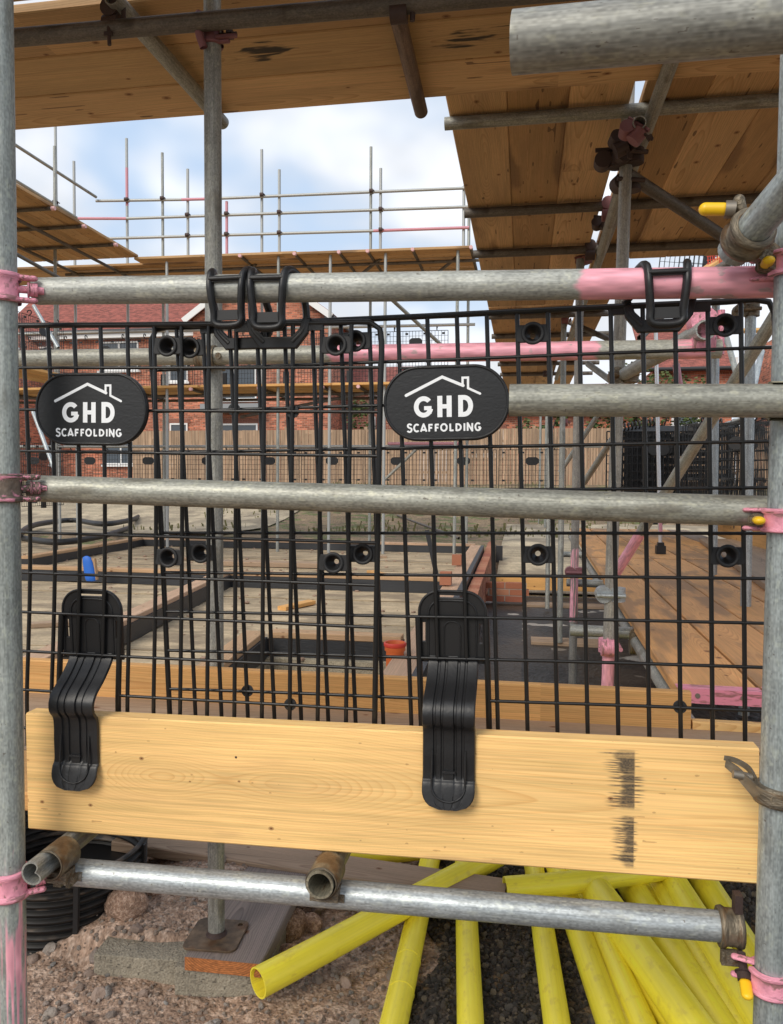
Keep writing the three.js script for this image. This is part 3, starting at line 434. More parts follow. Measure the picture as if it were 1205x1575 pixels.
{
  const q = bil(onZ(232, 506, -1.357), onZ(1140, 463, -1.357), onZ(260, 1059, -1.402), onZ(1146, 1092, -1.402));
  const grid = (c, r) => { const p = q(c / 20, r / 9); p.z += .002 * Math.sin(c * .5 - r * .4); return p; };
  meshGuard('mesh_guard', 'right black plastic mesh guard hung from the pink end of the top rail', { grid, C: 21, cups: [[1.5, .5], [7.5, .5], [13.5, .5], [19.5, .5], [1.5, 5.5], [7.5, 5.5], [13.5, 5.5], [19.5, 5.5]], discs: [[3, 2], [3, 9], [18, 9], [18, 2]], hooks: [3.5, 17.5], drop: { 3.5: .013, 17.5: .043 }, railY, railZ: RZ, signAt: onZ(686, 620, -1.352), signW: .2150, boardZ: BZ, boardTop: .962, strapEnd: onZ(688, 1243, BZ + .012).y });
}

// couplers of the front bay
const PI = Math.PI;
coupler(V(-.906, 1.735, PZ), [0, .55, 0], 'pink coupler gripping the left upright at the top rail', { mat: M.coupPink, second: false, boltRot: [0, 0, -PI / 2], boltMat: M.coupPink, bx: .012 });
coupler(V(-.905, 1.385, PZ), [0, .55, 0], 'rusty pink coupler gripping the left upright at the middle rail', { mat: M.coupRust, boltRot: [0, 0, -PI / 2], bx: .012 });
coupler(V(-.905, .672, PZ), [0, .55, .05], 'pink coupler low on the left upright beside the crushed tube', { mat: M.coupPink, boltRot: [0, 0, -PI / 2], bx: .012 });
coupler(V(.386, 1.724, PZ), [0, PI - .35, 0], 'pink coupler with a yellow bolt cap at the right end of the top rail', { mat: M.coupPink, boltRot: [-PI / 2, 0, .2], bx: .012, cap: true, boltMat: M.coupSteel, sy: .72 });
coupler(V(.384, 1.345, PZ), [0, PI - .35, 0], 'pink coupler with a yellow bolt cap at the right end of the middle rail', { mat: M.coupPink, boltRot: [-PI / 2, 0, .15], bx: .012, cap: true, boltMat: M.coupSteel, sy: .72 });
coupler(V(.382, .640, PZ), [0, PI - .35, 0], 'pink coupler with a drooping yellow bolt cap at the right end of the bottom ledger', { mat: M.coupPink, boltRot: [-PI / 2 - .5, 0, .2], bx: .014, cap: true, boltMat: M.coupDark, sy: .72 });
// steel coupler under the right end of the ledger, board clip on the right upright, sleeve on the short rail
{
  const t = thing('scaffold_coupler', 'brown steel clamp closing the right end of the bottom ledger', 'coupler', V(.340, .676, -1.322)); t.rotation.z = -PI / 2;
  part('band', latheY([[RT + .0005, -.018], [RT + .007, -.018], [RT + .0085, -.012], [RT + .005, -.006], [RT + .005, .006], [RT + .0085, .012], [RT + .007, .018], [RT + .0005, .018]], 28), M.coupSteel, t);
  part('jaw', [box(.022, .034, .012, RT + .016, 0, .018), box(.016, .03, .016, RT + .010, .002, .03)], M.coupSteel, t);
  part('lug', [box(.03, .012, .02, -RT - .02, .010, .004)], M.coupDark, t);
}
{
  const t = thing('board_clip', 'grey steel board clip with a flattened tongue over the right end of the toe board', 'clip', V(.383, .928, PZ)); t.rotation.set(0, 0, -.12);
  part('band', latheY([[RT + .0005, -.014], [RT + .006, -.014], [RT + .008, -.009], [RT + .006, 0], [RT + .008, .009], [RT + .006, .014], [RT + .0005, .014]], 32), M.coupSteel, t);
  const strip = (pts, h0, h1) => { const c = new THREE.CatmullRomCurve3(pts, false, 'centripetal'), P = [], I = []; const n = 30; for (let i = 0; i <= n; i++) { const p = c.getPoint(i / n), h = mix(h0, h1, i / n), k = .0018, d = c.getTangent(i / n), s = V(-d.z, 0, d.x).normalize().multiplyScalar(k); P.push(p.x + s.x, p.y + h, p.z + s.z, p.x + s.x, p.y - h, p.z + s.z, p.x - s.x, p.y - h, p.z - s.z, p.x - s.x, p.y + h, p.z - s.z); if (i < n) for (let q = 0; q < 4; q++) { const a = i * 4 + q, b = i * 4 + (q + 1) % 4; I.push(a, b, a + 4, b, b + 4, a + 4); } } I.push(0, 2, 1, 0, 3, 2, n * 4, n * 4 + 1, n * 4 + 2, n * 4, n * 4 + 2, n * 4 + 3); let g = new THREE.BufferGeometry(); g.setAttribute('position', new THREE.Float32BufferAttribute(P, 3)); g.setAttribute('uv', new THREE.Float32BufferAttribute(P.flatMap((_, i) => i % 3 ? [] : [P[i] * 5, P[i + 1] * 5]), 2)); g.setIndex(I); g = g.toNonIndexed(); g.computeVertexNormals(); return g; };
  part('tongue', strip([V(-.064, .020, -.045), V(-.050, .014, -.030), V(-.036, .004, -.008), V(-.026, -.001, .012), V(-.012, -.001, .0272)], .006, .0135), M.coupSteel, t); part('tongue', strip([V(-.066, .026, -.052), V(-.052, .0265, -.048), V(-.034, .022, -.035), V(-.027, .012, -.012)], .0035, .005), M.coupSteel, t);
  { const g = new THREE.CylinderGeometry(.0065, .0065, .030, 12); g.rotateZ(PI / 2); g.translate(-.043, .012, -.022); part('bolt', g, M.boltSteel, t); }
  
}
{
  const t = thing('scaffold_coupler', 'pale steel coupler plate wrapped round the right end of the short rail', 'coupler', V(.372, 1.518, -1.2)); t.rotation.z = PI / 2;
  part('band', latheY([[RT + .0008, -.024], [RT + .004, -.026], [RT + .004, .026], [RT + .0008, .024]], 32, PI * .35, PI * 1.15), std({ color: rgb(.42, .38, .26), metalness: .35, roughness: .42, bumpMap: coupBump, bumpScale: .001 }), t);
  part('rivet', [new THREE.SphereGeometry(.006, 12, 8).translate(RT * .2, -.012, RT + .003)], M.coupSteel, t);
}
// swivel coupler round the sloping tube
{
  const c = at(1128, 388, 1.17).lerp(at(1290, 200, .93), .17), d = at(1290, 200, .93).sub(at(1128, 388, 1.17)).normalize();
  const t = thing('swivel_coupler', 'brown swivel coupler with a yellow bolt cap sticking out left of the sloping tube', 'coupler', c);
  const q = new THREE.Quaternion().setFromUnitVectors(UPV, d);
  const b = latheY([[RT + .0006, -.020], [RT + .008, -.020], [RT + .010, -.013], [RT + .006, -.006], [RT + .006, .006], [RT + .010, .013], [RT + .008, .020], [RT + .0006, .020]], 40); b.applyQuaternion(q); part('band', b, M.coupSteel, t);
  const left = V(-1, .10, -.12).normalize(), e = at(1128, 322, 1.135).sub(c);
  const lug = new THREE.CapsuleGeometry(.008, .038, 6, 12); lug.applyQuaternion(new THREE.Quaternion().setFromUnitVectors(UPV, V(.25, -1, -.1).normalize())); lug.translate(e.x + .012, e.y - .006, e.z); part('lug', lug, M.coupSteel, t);
  const qb = new THREE.Quaternion().setFromUnitVectors(UPV, left), nut = hexGeo(.0125, .014); nut.applyQuaternion(qb); nut.translate(e.x - .004, e.y, e.z); part('nut', nut, M.boltSteel, t);
  const cap = new THREE.CapsuleGeometry(.0094, .024, 8, 18); cap.translate(0, .026, 0); cap.applyQuaternion(qb); cap.translate(e.x, e.y, e.z); part('end_cap', cap, M.yellowCap, t);
  const j = at(1180, 392, 1.16).sub(c); part('swivel_body', [box(.045, .030, .026, j.x, j.y, j.z, 0, 0, -.7), new THREE.CylinderGeometry(.016, .016, .03, 16).rotateX(PI / 2).translate(j.x + .01, j.y - .01, j.z)], M.coupSteel, t);
}
// steel coupler hugging the open cross tube in the middle, and the tan clamp on the crushed one
for (const [x, y, z, lab, mat] of [[-.333, .712, -1.30, 'worn steel coupler joining the open cross tube to the bottom ledger', M.coupSteel], [-.835, .706, -1.285, 'tan steel coupler joining the crushed cross tube to the bottom ledger', M.coupSteel]]) {
  const t = thing('scaffold_coupler', lab, 'coupler', V(x, y, z)); t.rotation.x = PI / 2;
  part('band', latheY([[RT + .0006, -.026], [RT + .0045, -.028], [RT + .0045, .030], [RT + .0006, .030]], 36, -.3, PI * 1.75), mat, t);
  part('lug', [box(.008, .020, .034, .016, -.014, .040), box(.012, .03, .012, .028, -.010, .038), box(.016, .02, .02, -.004, -.012, .046)], mat, t);
  const b = new THREE.CylinderGeometry(.005, .005, .060, 10); b.rotateZ(PI / 2); b.translate(.012, -.018, .040); part('bolt', [b, hexGeo(.010, .010).rotateZ(PI / 2).translate(.034, -.018, .040), hexGeo(.010, .010).rotateZ(PI / 2).translate(-.008, -.018, .040)], M.boltSteel, t);
  part('saddle', box(.05, .030, .02, 0, .0, .03), mat, t);
}
farCoupler(onZ(1080, 512, -2.068), V(0, 0, 1), V(1, 0, 0), 'pink coupler at the right end of the inner rail, round the open tube end', null, M.coupPink);
farCoupler(V(-.874, 1.742, -2.095), V(0, 1, 0), V(1, 0, 0), 'steel coupler joining the inner rail to the upright on the base plate', null, M.coupSteel);

// ================================================================ DECK OVERHEAD
const under = [0, 1, 2].map((k) => woodMat(woodTex(80 + k, 1024, 192, 2.4, .235, [[194, 158, 114], [182, 146, 102], [202, 168, 126]][k], [[158, 120, 79], [148, 110, 71], [168, 130, 89]][k], { rndKnots: 7, ring: .006, extra: (u, y, c) => { const f = fbm(u * 1.7, y * 9, 300 + k, 5); c = mix3(c, [70, 46, 28], .34 * sst(.60, .78, f)); if (noise(u * 9, y * 70, 400 + k) > .90 && noise(u * 2, y * 8, 410 + k) > .5) c = mix3(c, [58, 38, 26], .5); return c; } })));
const DY = 2.76, tinted = under.flatMap((m) => [[1, 1, 1], [.86, .84, .80], [1.08, 1.04, .98]].map((c) => { const n = m.clone(); n.color.setRGB(...c); return n; }));
const stainM = woodMat(woodTex(95, 1792, 192, 4.2, .235, [190, 156, 110], [156, 118, 78], { rndKnots: 9, extra: (u, y, c) => { for (const [a, b, w, h] of [[onY(412, 88, 2.76).x + 2.3, .150, .085, .055], [onY(726, 58, 2.76).x + 2.3, .130, .10, .05]]) { const d = Math.hypot((u - a) / w, (y - b) / h) + (fbm(u * 12, y * 60, 97, 4) - .5) * 2.2; c = mix3(c, [34, 27, 22], .88 * sst(1.0, .5, d) * sst(.30, .55, noise(u * 9, y * 120, 98) * .6 + .4 * fbm(u * 20, y * 60, 99, 3))); } return c; } }));
// three boards beyond the ledger, then the ones over the platform
const fz = -2.81; ['farthest', 'second', 'third'].forEach((s, k) => { board('deck_board', V(-2.3, DY + .019 + [0, .003, .001][k], fz + .1125 + k * .2275), 4.2, [tinted[8], stainM, tinted[1]][k], s === 'farthest' ? 'overhead deck board along the far edge of the deck, sky beyond it' : s === 'second' ? 'overhead deck board with two black stains on its underside' : 'overhead deck board just behind the dark ledger, its near edge lit', { u0: k === 1 ? 0 : k * .8, bow: .003, T: k === 2 ? .030 : .038, tl: k === 1 ? 4.2 : 2.4 }); });
['first in front of the dark ledger', 'second in front of the dark ledger', 'nearest the camera'].forEach((s, k) => board('deck_board', V(-2.3, DY + .019 + .002 * k, -1.957 + k * .231), 4.2, under[(k + 1) % 3], 'overhead deck board ' + s, { u0: .5 * k }));
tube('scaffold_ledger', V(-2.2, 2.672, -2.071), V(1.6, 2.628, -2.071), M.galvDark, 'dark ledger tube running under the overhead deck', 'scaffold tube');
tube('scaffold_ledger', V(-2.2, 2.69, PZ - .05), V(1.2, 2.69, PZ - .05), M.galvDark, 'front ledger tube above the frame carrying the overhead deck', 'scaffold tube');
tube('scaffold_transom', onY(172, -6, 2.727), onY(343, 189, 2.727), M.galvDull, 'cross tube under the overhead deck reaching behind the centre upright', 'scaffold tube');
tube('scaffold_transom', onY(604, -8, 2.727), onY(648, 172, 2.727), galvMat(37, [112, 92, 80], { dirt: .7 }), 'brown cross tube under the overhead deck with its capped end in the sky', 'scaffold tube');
{
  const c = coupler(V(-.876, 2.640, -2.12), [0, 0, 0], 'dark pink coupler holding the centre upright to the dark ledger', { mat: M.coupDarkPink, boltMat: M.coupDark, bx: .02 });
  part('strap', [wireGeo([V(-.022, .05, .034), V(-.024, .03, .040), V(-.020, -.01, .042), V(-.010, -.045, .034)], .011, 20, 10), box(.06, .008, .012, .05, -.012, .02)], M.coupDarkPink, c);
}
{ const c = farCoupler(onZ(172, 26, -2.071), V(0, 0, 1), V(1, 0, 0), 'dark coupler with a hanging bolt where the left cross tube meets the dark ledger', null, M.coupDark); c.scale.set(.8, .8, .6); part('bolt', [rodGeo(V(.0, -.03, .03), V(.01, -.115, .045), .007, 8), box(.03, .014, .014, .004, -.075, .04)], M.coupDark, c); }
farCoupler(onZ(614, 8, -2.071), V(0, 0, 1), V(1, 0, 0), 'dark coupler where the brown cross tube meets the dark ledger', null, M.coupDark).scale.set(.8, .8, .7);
// ================================================================ WALKWAY ON THE RIGHT
const WA = PI / 2 - .02, wx = (k, z) => .436 + .2335 * k + .02 * (-2.28 - z) + .1125;
const walkM = [0, 1].map((k) => woodMat(woodTex(110 + k, 1024, 192, 2.4, .235, [[206, 154, 98], [198, 148, 96]][k], [[168, 114, 66], [160, 110, 64]][k], { rndKnots: 9, ring: .005, extra: (u, y, c) => { const f = fbm(u * 2.5, y * 11, 310 + k, 5); return mix3(c, [128, 100, 74], .55 * sst(.52, .72, f)); } })));
const bandM = std({ map: tex(128, 128, (i, j) => { const n = fbm(i / 20, j / 20, 60, 4); return mix3([222, 138, 158], [150, 100, 100], sst(.55, .75, n)); }), roughness: .5, metalness: .1 });
for (let k = 0; k < 6; k++) for (let s = 0; s < 2; s++) {
  const z0 = s ? -6.22 : -2.285, m = board('walkway_board', V(wx(k, z0) , .801 + (k % 2) * .002, z0), 3.9, k > 4 ? grey2[k % 2] : walkM[k % 2], (k > 4 ? 'greyish' : 'tan') + ' walkway board, ' + ORD[k] + ' from the open left edge, ' + (s ? 'far' : 'near') + ' length', { ry: WA, u0: k * .53 + s });
  if (!s) { part('end_band', [box(.003, .041, .226, -.0005, 0, 0), box(.05, .002, .226, .024, .0198, 0)], bandM, m); for (const z of [-.06, .06]) { const g = new THREE.CylinderGeometry(.007, .007, .004, 12); g.rotateZ(PI / 2); g.translate(-.003, .002, z); part('nail', g, M.boltSteel, m); } }
}
board('loose_board', V(1.40, .843, -4.4), 3.6, grey2[1], 'grey dusty board lying askew on the right side of the walkway', { ry: PI / 2 - .115, B: .24 });
board('loose_board', V(1.62, .842, -4.4), 3.6, grey2[0], 'second grey board lying askew, hard against the mesh stack', { ry: PI / 2 - .115, B: .24 });
board('side_toe_board', V(1.88, .945, -3.6), 5.4, plain4[3], 'brown toe board standing along the right side of the walkway', { ry: PI / 2 - .03, T: .2, B: .035, cat: 'toe board' });
// tubes under it
tube('scaffold_ledger', V(.45, .742, -2.16), V(.56, .742, -9.6), M.galvDull, 'ledger tube running under the left edge of the walkway', 'scaffold tube');
[[-3.35, .20, 'nearest'], [-4.95, .27, 'second'], [-6.9, .30, 'farthest']].forEach(([z, x, s]) => tube('scaffold_transom', V(x, .778 - .05 * 0, z), V(2.0, .778 - .03, z), M.galvRail, s + ' cross tube whose end sticks out left under the walkway', 'scaffold tube'));
// uprights of the walkway
const upR = galvMat(38, [150, 146, 138], { len: 3.0, dirt: .4, pink: [[-.1, .78, .95, .05]] }), upR2 = galvMat(39, [138, 134, 128], { len: 2.8, dirt: .4, pink: [[.55, 1.0, .6, .06]] });
tube('scaffold_upright', V(.330, 0, -3.2), V(.384, 2.97, -3.2), upR, 'upright at the left edge of the walkway with a pink painted foot', 'scaffold tube', null, { rep: 1 });
tube('scaffold_upright', V(.310, 0, -4.9), V(.322, 2.75, -4.9), upR2, 'second upright along the walkway, pink at platform height', 'scaffold tube', null, { rep: 1 });
tube('scaffold_upright', onY(861, 988, .04), onZ(868, 470, -6.9), M.galvDull, 'third upright along the walkway, standing on a pale sole board', 'scaffold tube');
tube('scaffold_upright', onY(842, 936, .04), onZ(848, 500, -9.0), M.galvDull, 'fourth upright along the walkway, its foot on a dark sole board', 'scaffold tube');
for (const [u0, v0, u1, L] of [[829, 830, 833, 'left'], [838, 834, 842, 'right']]) tube('scaffold_upright', onY(u0, v0, .15), onZ(u1, 560, onY(u0, v0, .15).z), M.galvRail, L + ' one of a close pair of distant uprights beyond the fourth', 'scaffold tube');
board('sole_board', onY(817, 986, .02), .62, grey2[0], 'pale sole board under the third walkway upright', { cat: 'sole board', u0: .3 });
board('sole_board', onY(810, 930, .02), .9, grey2[1], 'dark sole board under the fourth walkway upright', { cat: 'sole board', u0: 1.1 });
// right hand row
[[1101, 462, 780, -5.2, 'nearest'], [1155, 462, 640, -3.9, 'middle']].forEach(([u, v0, v1, z, s]) => { const a = onZ(u, v0, z), b = onZ(u, v1, z); tube('scaffold_upright', V(b.x, .3, z), V(a.x, a.y + .12, z), M.galvBright, 'bright upright on the right side of the walkway, ' + (s === 'nearest' ? 'left of the two' : 'right of the two'), 'scaffold tube'); });
tube('handrail_tube', onZ(1086, 507, -2.0), onZ(958, 577, -3.22), M.galvRail, 'tube running away from its open end at the pink coupler to the walkway upright', 'scaffold tube');
tube('scaffold_brace', at(946, 884, 3.75), at(1198, 478, 2.75), galvMat(40, [160, 158, 146], { len: 2, dirt: .4, pink: [[-.1, .42, .8, .08]] }), 'diagonal brace over the walkway, pink at its lower end', 'scaffold tube', null, { rep: 1 });
tube('scaffold_brace', at(899, 742, 6.3), at(942, 676, 5.6), M.galvRail, 'short diagonal brace left of the black mesh stack', 'scaffold tube');
tube('scaffold_brace', at(862, 726, 8.2), at(920, 638, 7.8), M.galvRail, 'thin distant diagonal brace between the walkway uprights', 'scaffold tube');
tube('scaffold_brace', at(966, 268, 3.05), at(1132, 376, 3.35), M.galvDark, 'dark diagonal brace under the upper walkway', 'scaffold tube');
tube('scaffold_brace', at(1118, 520, 6.8), at(1145, 620, 6.2), M.galvRail, 'thin brace leaning left behind the right hand uprights', 'scaffold tube');
tube('scaffold_brace', at(1172, 540, 6.8), at(1150, 640, 6.2), M.galvBright, 'thin brace leaning right behind the right hand uprights', 'scaffold tube');
tube('scaffold_brace', at(1040, 560, 5.2), at(1052, 640, 5.2), M.pinkFar, 'pink tube leaning in the gap above the short rail', 'scaffold tube');
{ // aluminium leg with a rubber foot
  const p = onY(1016, 852, .82), q = onZ(1008, 470, p.z), t = thing('ladder_leg', 'thin aluminium ladder leg with a black rubber foot standing on the walkway', 'ladder', p);
  const d = q.clone().sub(p); part('stile', rodGeo(V(0, .05, 0), d, .016, 16), std({ color: rgb(.66, .66, .68), metalness: .75, roughness: .32 }), t);
  part('foot', [box(.075, .065, .075, 0, .035, 0), box(.05, .03, .05, 0, .08, 0)], M.plastic, t);
  part('pink_sleeve', rodGeo(V(0, .10, 0).lerp(d, .03), V(0, .10, 0).lerp(d, .16), .0175, 16), M.pinkFar, t);
}
farCoupler(V(.345, .955, -3.2), V(0, 1, 0), V(0, 0, 1), 'bright coupler on the pink footed upright at platform height', null, M.galvBright);
farCoupler(V(.338, .745, -3.2), V(0, 1, 0), V(1, 0, 0), 'pink coupler under the walkway edge on the pink footed upright', null, M.coupPink);
farCoupler(onZ(959, 578, -3.2), V(0, 1, 0), V(0, 0, 1), 'steel coupler where the receding tube meets the walkway upright', null, M.coupSteel);
farCoupler(V(.47, .744, -3.35), V(0, 0, 1), V(1, 0, 0), 'brown coupler under the walkway where the nearest cross tube crosses the ledger', null, M.coupSteel);
farCoupler(V(.314, .85, -4.9), V(0, 1, 0), V(0, 0, 1), 'coupler on the second walkway upright at platform height', null, M.coupDarkPink);
// upper walkway: undersides of boards
const UX = [-.19, .036, .262, .53, .757, .983, 1.209, 1.435];
UX.forEach((x, k) => { for (let s = 0; s < 3; s++) { if (k > 3 && s > 0) continue; const z0 = -2.55 - s * 3.93, L = (k > 3) ? 2.65 : s === 2 ? 2.4 : 3.9; board('upper_walkway_board', V(x, 2.84 + (k % 3) * .002, z0), L, tinted[(k * 4 + s * 5 + (k > 2 ? 1 : 0)) % 9], 'underside of the upper walkway board, ' + ORD[k] + ' from the sky side, ' + ['near', 'middle', 'far'][s] + ' length', { ry: PI / 2, u0: k * .61 + s * 1.3, bow: .003, B: k === 0 ? .2238 : .2258 }); } });
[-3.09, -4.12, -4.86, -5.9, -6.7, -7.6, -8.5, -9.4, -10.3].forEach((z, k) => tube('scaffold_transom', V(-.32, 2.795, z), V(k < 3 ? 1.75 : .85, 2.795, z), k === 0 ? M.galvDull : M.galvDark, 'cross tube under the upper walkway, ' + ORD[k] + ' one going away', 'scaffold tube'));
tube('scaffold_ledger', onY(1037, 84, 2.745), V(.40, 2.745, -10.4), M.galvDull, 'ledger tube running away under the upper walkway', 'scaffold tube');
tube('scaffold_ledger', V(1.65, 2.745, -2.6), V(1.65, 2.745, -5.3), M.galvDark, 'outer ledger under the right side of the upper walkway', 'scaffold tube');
tube('scaffold_tube', onY(984, 188, 2.70), V(.415, 2.70, -4.6), M.galvDull, 'short tube lapped beside the receding ledger', 'scaffold tube');
[[-3.17, 2.66, 'rusty pink coupler cluster at the head of the pink footed upright', M.coupDark], [-3.24, 2.58, 'dark coupler just under the cluster on the pink footed upright', M.coupDark]].forEach(([z, y, l, m]) => farCoupler(V(.385, y, z), V(0, 1, 0), V(.3, 0, 1).normalize(), l, null, m));
farCoupler(onZ(938, 248, -3.2), V(0, 0, 1), V(0, 1, 0), 'round open dark coupler left of the pink footed upright head', null, M.coupDark);
farCoupler(onZ(935, 322, -4.12), V(0, 0, 1), V(1, 0, 0), 'dark coupler with a pink end under the second upper cross tube', null, M.coupDarkPink);
farCoupler(onZ(908, 385, -4.86), V(0, 0, 1), V(1, 0, 0), 'dark coupler under the third upper cross tube', null, M.coupDark);
[[952, 222, -3.12, 'small dark coupler above the chunky one at the pink footed upright head'], [972, 205, -3.0, 'rusty coupler on the receding ledger above the pink footed upright'], [925, 345, -4.3, 'small rusty coupler on the receding ledger between the second and third cross tubes'], [898, 402, -5.1, 'small dark coupler low on the receding ledger just above the top rail']].forEach(([u, v, z, l], k) => { const c = farCoupler(onZ(u, v, z), V(.2, .3, 1).normalize(), V(1, .4, 0).normalize(), l, null, k % 2 ? M.coupDarkPink : M.coupDark); c.scale.setScalar(.85); c.rotation.z = .5 * k; part('bolt', [rodGeo(V(.02, 0, .02), V(.05, -.08, .03), .006, 7), box(.022, .022, .014, .045, -.065, .028)], M.coupDark, c); });
tube('scaffold_brace', at(868, 492, 7.2), at(942, 524, 6.6), M.galvDark, 'dark brace slanting down under the far part of the upper walkway', 'scaffold tube');
tube('scaffold_brace', at(905, 560, 6.2), at(968, 606, 5.4), M.galvDull, 'grey brace just above the short rail left of the ladder leg', 'scaffold tube');
tube('scaffold_tube', at(985, 520, 5.6), at(1035, 470, 6.4), M.galvDark, 'dark slanting tube under the right hook of the mesh guard', 'scaffold tube');
farCoupler(onZ(869, 493, -6.9), V(0, 1, 0), V(1, 0, 0), 'brown coupler high on the third walkway upright', null, M.coupDarkPink);
farCoupler(onZ(840, 575, -8.8), V(0, 1, 0), V(1, 0, 0), 'dark coupler high on the fourth walkway upright', null, M.coupDark);
farCoupler(onZ(868, 650, -6.9), V(0, 1, 0), V(1, 0, 0), 'pinkish coupler half way up the third walkway upright', null, M.coupDarkPink);
farCoupler(onZ(1148, 478, -3.9), V(0, 1, 0), V(0, 0, 1), 'coupler holding a short open tube beside the right hand upright', null, M.coupSteel);

// simple guards seen from some way off
function smallGuard(label, origin, ax, up, group, o = {}) {   // ax: along, up: upwards
  const t = thing('mesh_guard', label, 'mesh guard', origin, group), W = 1.06, H = o.h || .84, ws = [], nx = o.nx || 20, ny = o.ny || 11, r = o.r || .0035;
  const P = (a, b) => ax.clone().multiplyScalar(a * W).add(up.clone().multiplyScalar(b * H));
  const rod = (p, q, rad) => rodGeo(p, q, rad, 4);
  for (let i = 0; i <= nx; i++) ws.push(rod(P(i / nx, 0), P(i / nx, 1), i % nx ? r : r * 1.5)); for (let j = 0; j <= ny; j++) ws.push(rod(P(0, j / ny), P(1, j / ny), j % ny ? r * .8 : r * 1.5));
  stuff(part('mesh', ws, M.plasticWire, t));
  const n = ax.clone().cross(up).normalize(), q = new THREE.Quaternion().setFromRotationMatrix(new THREE.Matrix4().makeBasis(ax.clone().normalize(), up.clone().normalize(), n));
  const pl = new THREE.ExtrudeGeometry(stadium(.215, .125, .06), { depth: .008, bevelEnabled: false, curveSegments: 10 }); pl.applyQuaternion(q); const c = P(.5, .80); pl.translate(c.x, c.y, c.z); part('sign_plate', pl, M.plastic, t);
  const bits = []; for (const [a, b, w, h] of [[.07, .95, .045, .03], [.36, .95, .045, .03], [.64, .95, .045, .03], [.93, .95, .045, .03], [.07, .45, .045, .03], [.36, .45, .045, .03], [.64, .45, .045, .03], [.93, .45, .045, .03]]) { const g = box(w, h, .02); g.applyQuaternion(q); const d = P(a, b); g.translate(d.x, d.y, d.z); bits.push(g); } stuff(part('eyelet', bits, M.plasticMatt, t));
  for (const a of [.17, .83]) { const g = new THREE.TorusGeometry(.035, .009, 6, 14, PI * 1.5); g.rotateY(PI / 2); g.applyQuaternion(q); const d = P(a, 1.05); g.translate(d.x, d.y, d.z); part('hook', g, M.plastic, t); }
  const st = box(.10, .30, .03); st.applyQuaternion(q); const e = P(.5, .12); st.translate(e.x, e.y, e.z); part('toe_clip', st, M.plastic, t);
  return t;
}
// stack at the far end of the walkway and doubled panels along its right side
for (let k = 0; k < 9; k++) smallGuard('black mesh guard in the dense stack at the walkway end, ' + ORD[k] + ' from the front', V(.86 + k * .043, 1.0 + k * .009, -8.5 - k * .04), V(1, 0, -.05).normalize(), V(0, 1, -.03).normalize(), null, { h: .94, r: .005 });
for (let k = 0; k < 4; k++) smallGuard('black mesh guard turned sideways right of the dense stack, ' + ORD[k] + ' from the front', V(1.55 + k * .043, 1.0, -8.1 - k * .10), V(.8, 0, .35).normalize(), V(0, 1, -.03).normalize(), null, { h: .98 });
for (let k = 0; k < 5; k++) smallGuard('black mesh guard along the right side of the walkway, ' + ORD[k] + ' going away', V(1.93 + .03 * k, .98, -3.5 - k * 1.0), V(.03, 0, -1).normalize(), V(.02, 1, 0).normalize(), null, { h: .98 });
tube('guard_rail', V(1.95, 2.02, -3.2), V(2.1, 2.02, -8.9), M.galvRail, 'rail carrying the mesh guards along the right side of the walkway', 'scaffold tube');
for (let k = 0; k < 2; k++) smallGuard('black mesh guard hanging in the sky above the pink rail end, ' + ['left', 'right'][k] + ' one', at(1012 + k * 30, 428, 7.6 + k * .3), V(1, 0, -.4).normalize(), V(.1, 1, 0).normalize(), null, { h: .9 });
{ const t = thing('debris_netting', 'scrap of red plastic netting hanging by the swivel coupler', 'netting', at(1088, 372, 6.4)), g = []; for (let i = 0; i < 9; i++) { g.push(rodGeo(V(i * .018, 0, 0), V(i * .016 + .02, -.30 + .02 * i, .01 * (i % 3)), .004, 5)); g.push(rodGeo(V(0, -i * .03, 0), V(.15 - i * .005, -i * .028, .01), .003, 5)); } part('net', g, std({ color: rgb(.55, .06, .03), roughness: .6 }), t); }
{ const p0 = at(1078, 420, 6.2), p1 = at(1130, 384, 6.9); const m = board('timber_offcut', p0, .75, plain4[1], 'short timber leaning behind the pink end of the top rail', { B: .12, cat: 'timber' }); m.quaternion.setFromUnitVectors(V(1, 0, 0), p1.clone().sub(p0).normalize()); }
tube('scaffold_tube', at(1066, 436, 5.0), at(1140, 392, 5.0), M.galvDark, 'dark tube leaning in the sky gap below the swivel coupler', 'scaffold tube');
// ================================================================ GROUND
const ease = (a, b, x) => sst(a, b, x);
function groundY(x, z) {
  const d = -z; let y = -.045 * (1 - ease(2.6, 4, d)) + .36 * ease(9.5, 13.5, d) + .95 * ease(15, 24, d);
  const near = 1 - sst(4, 8, d);
  y += near * ((fbm(x * 2.2 + 9, z * 2.2, 501, 4) - .5) * .07 + (fbm(x * 14, z * 14, 502, 5) - .5) * .022) + (1 - near) * (fbm(x * .5, z * .5, 503, 4) - .5) * .16 * sst(9, 14, d);
  y += .068 * sst(2.085, 2.16, d) * sst(-.80, -.94, x) * sst(-1.6, -1.2, x) * near;
  y += .05 * Math.exp(-((x + 1.02) ** 2 + (z + 2.5) ** 2) / .10) * near;                // small heap by the black chamber
  return y;
}
const soilTex = tex(1024, 1024, (i, j) => { const u = i / 1024, v = j / 1024, a = fbm(u * 8, v * 8, 510, 5, 8, 8), b = fbm(u * 60, v * 60, 511, 3, 60, 60), c = noise(u * 200, v * 200, 512, 200, 200); const k = .74 + .36 * a + .30 * (b - .5) + .24 * (c - .5); return mix3([178 * k, 150 * k, 130 * k], [196 * k, 172 * k, 154 * k], sst(.45, .7, b)); });
const soilBump = tex(1024, 1024, (i, j) => { const u = i / 1024, v = j / 1024; return 255 * (.45 * fbm(u * 24, v * 24, 513, 4, 24, 24) + .55 * fbm(u * 110, v * 110, 514, 2, 110, 110)); }, false);
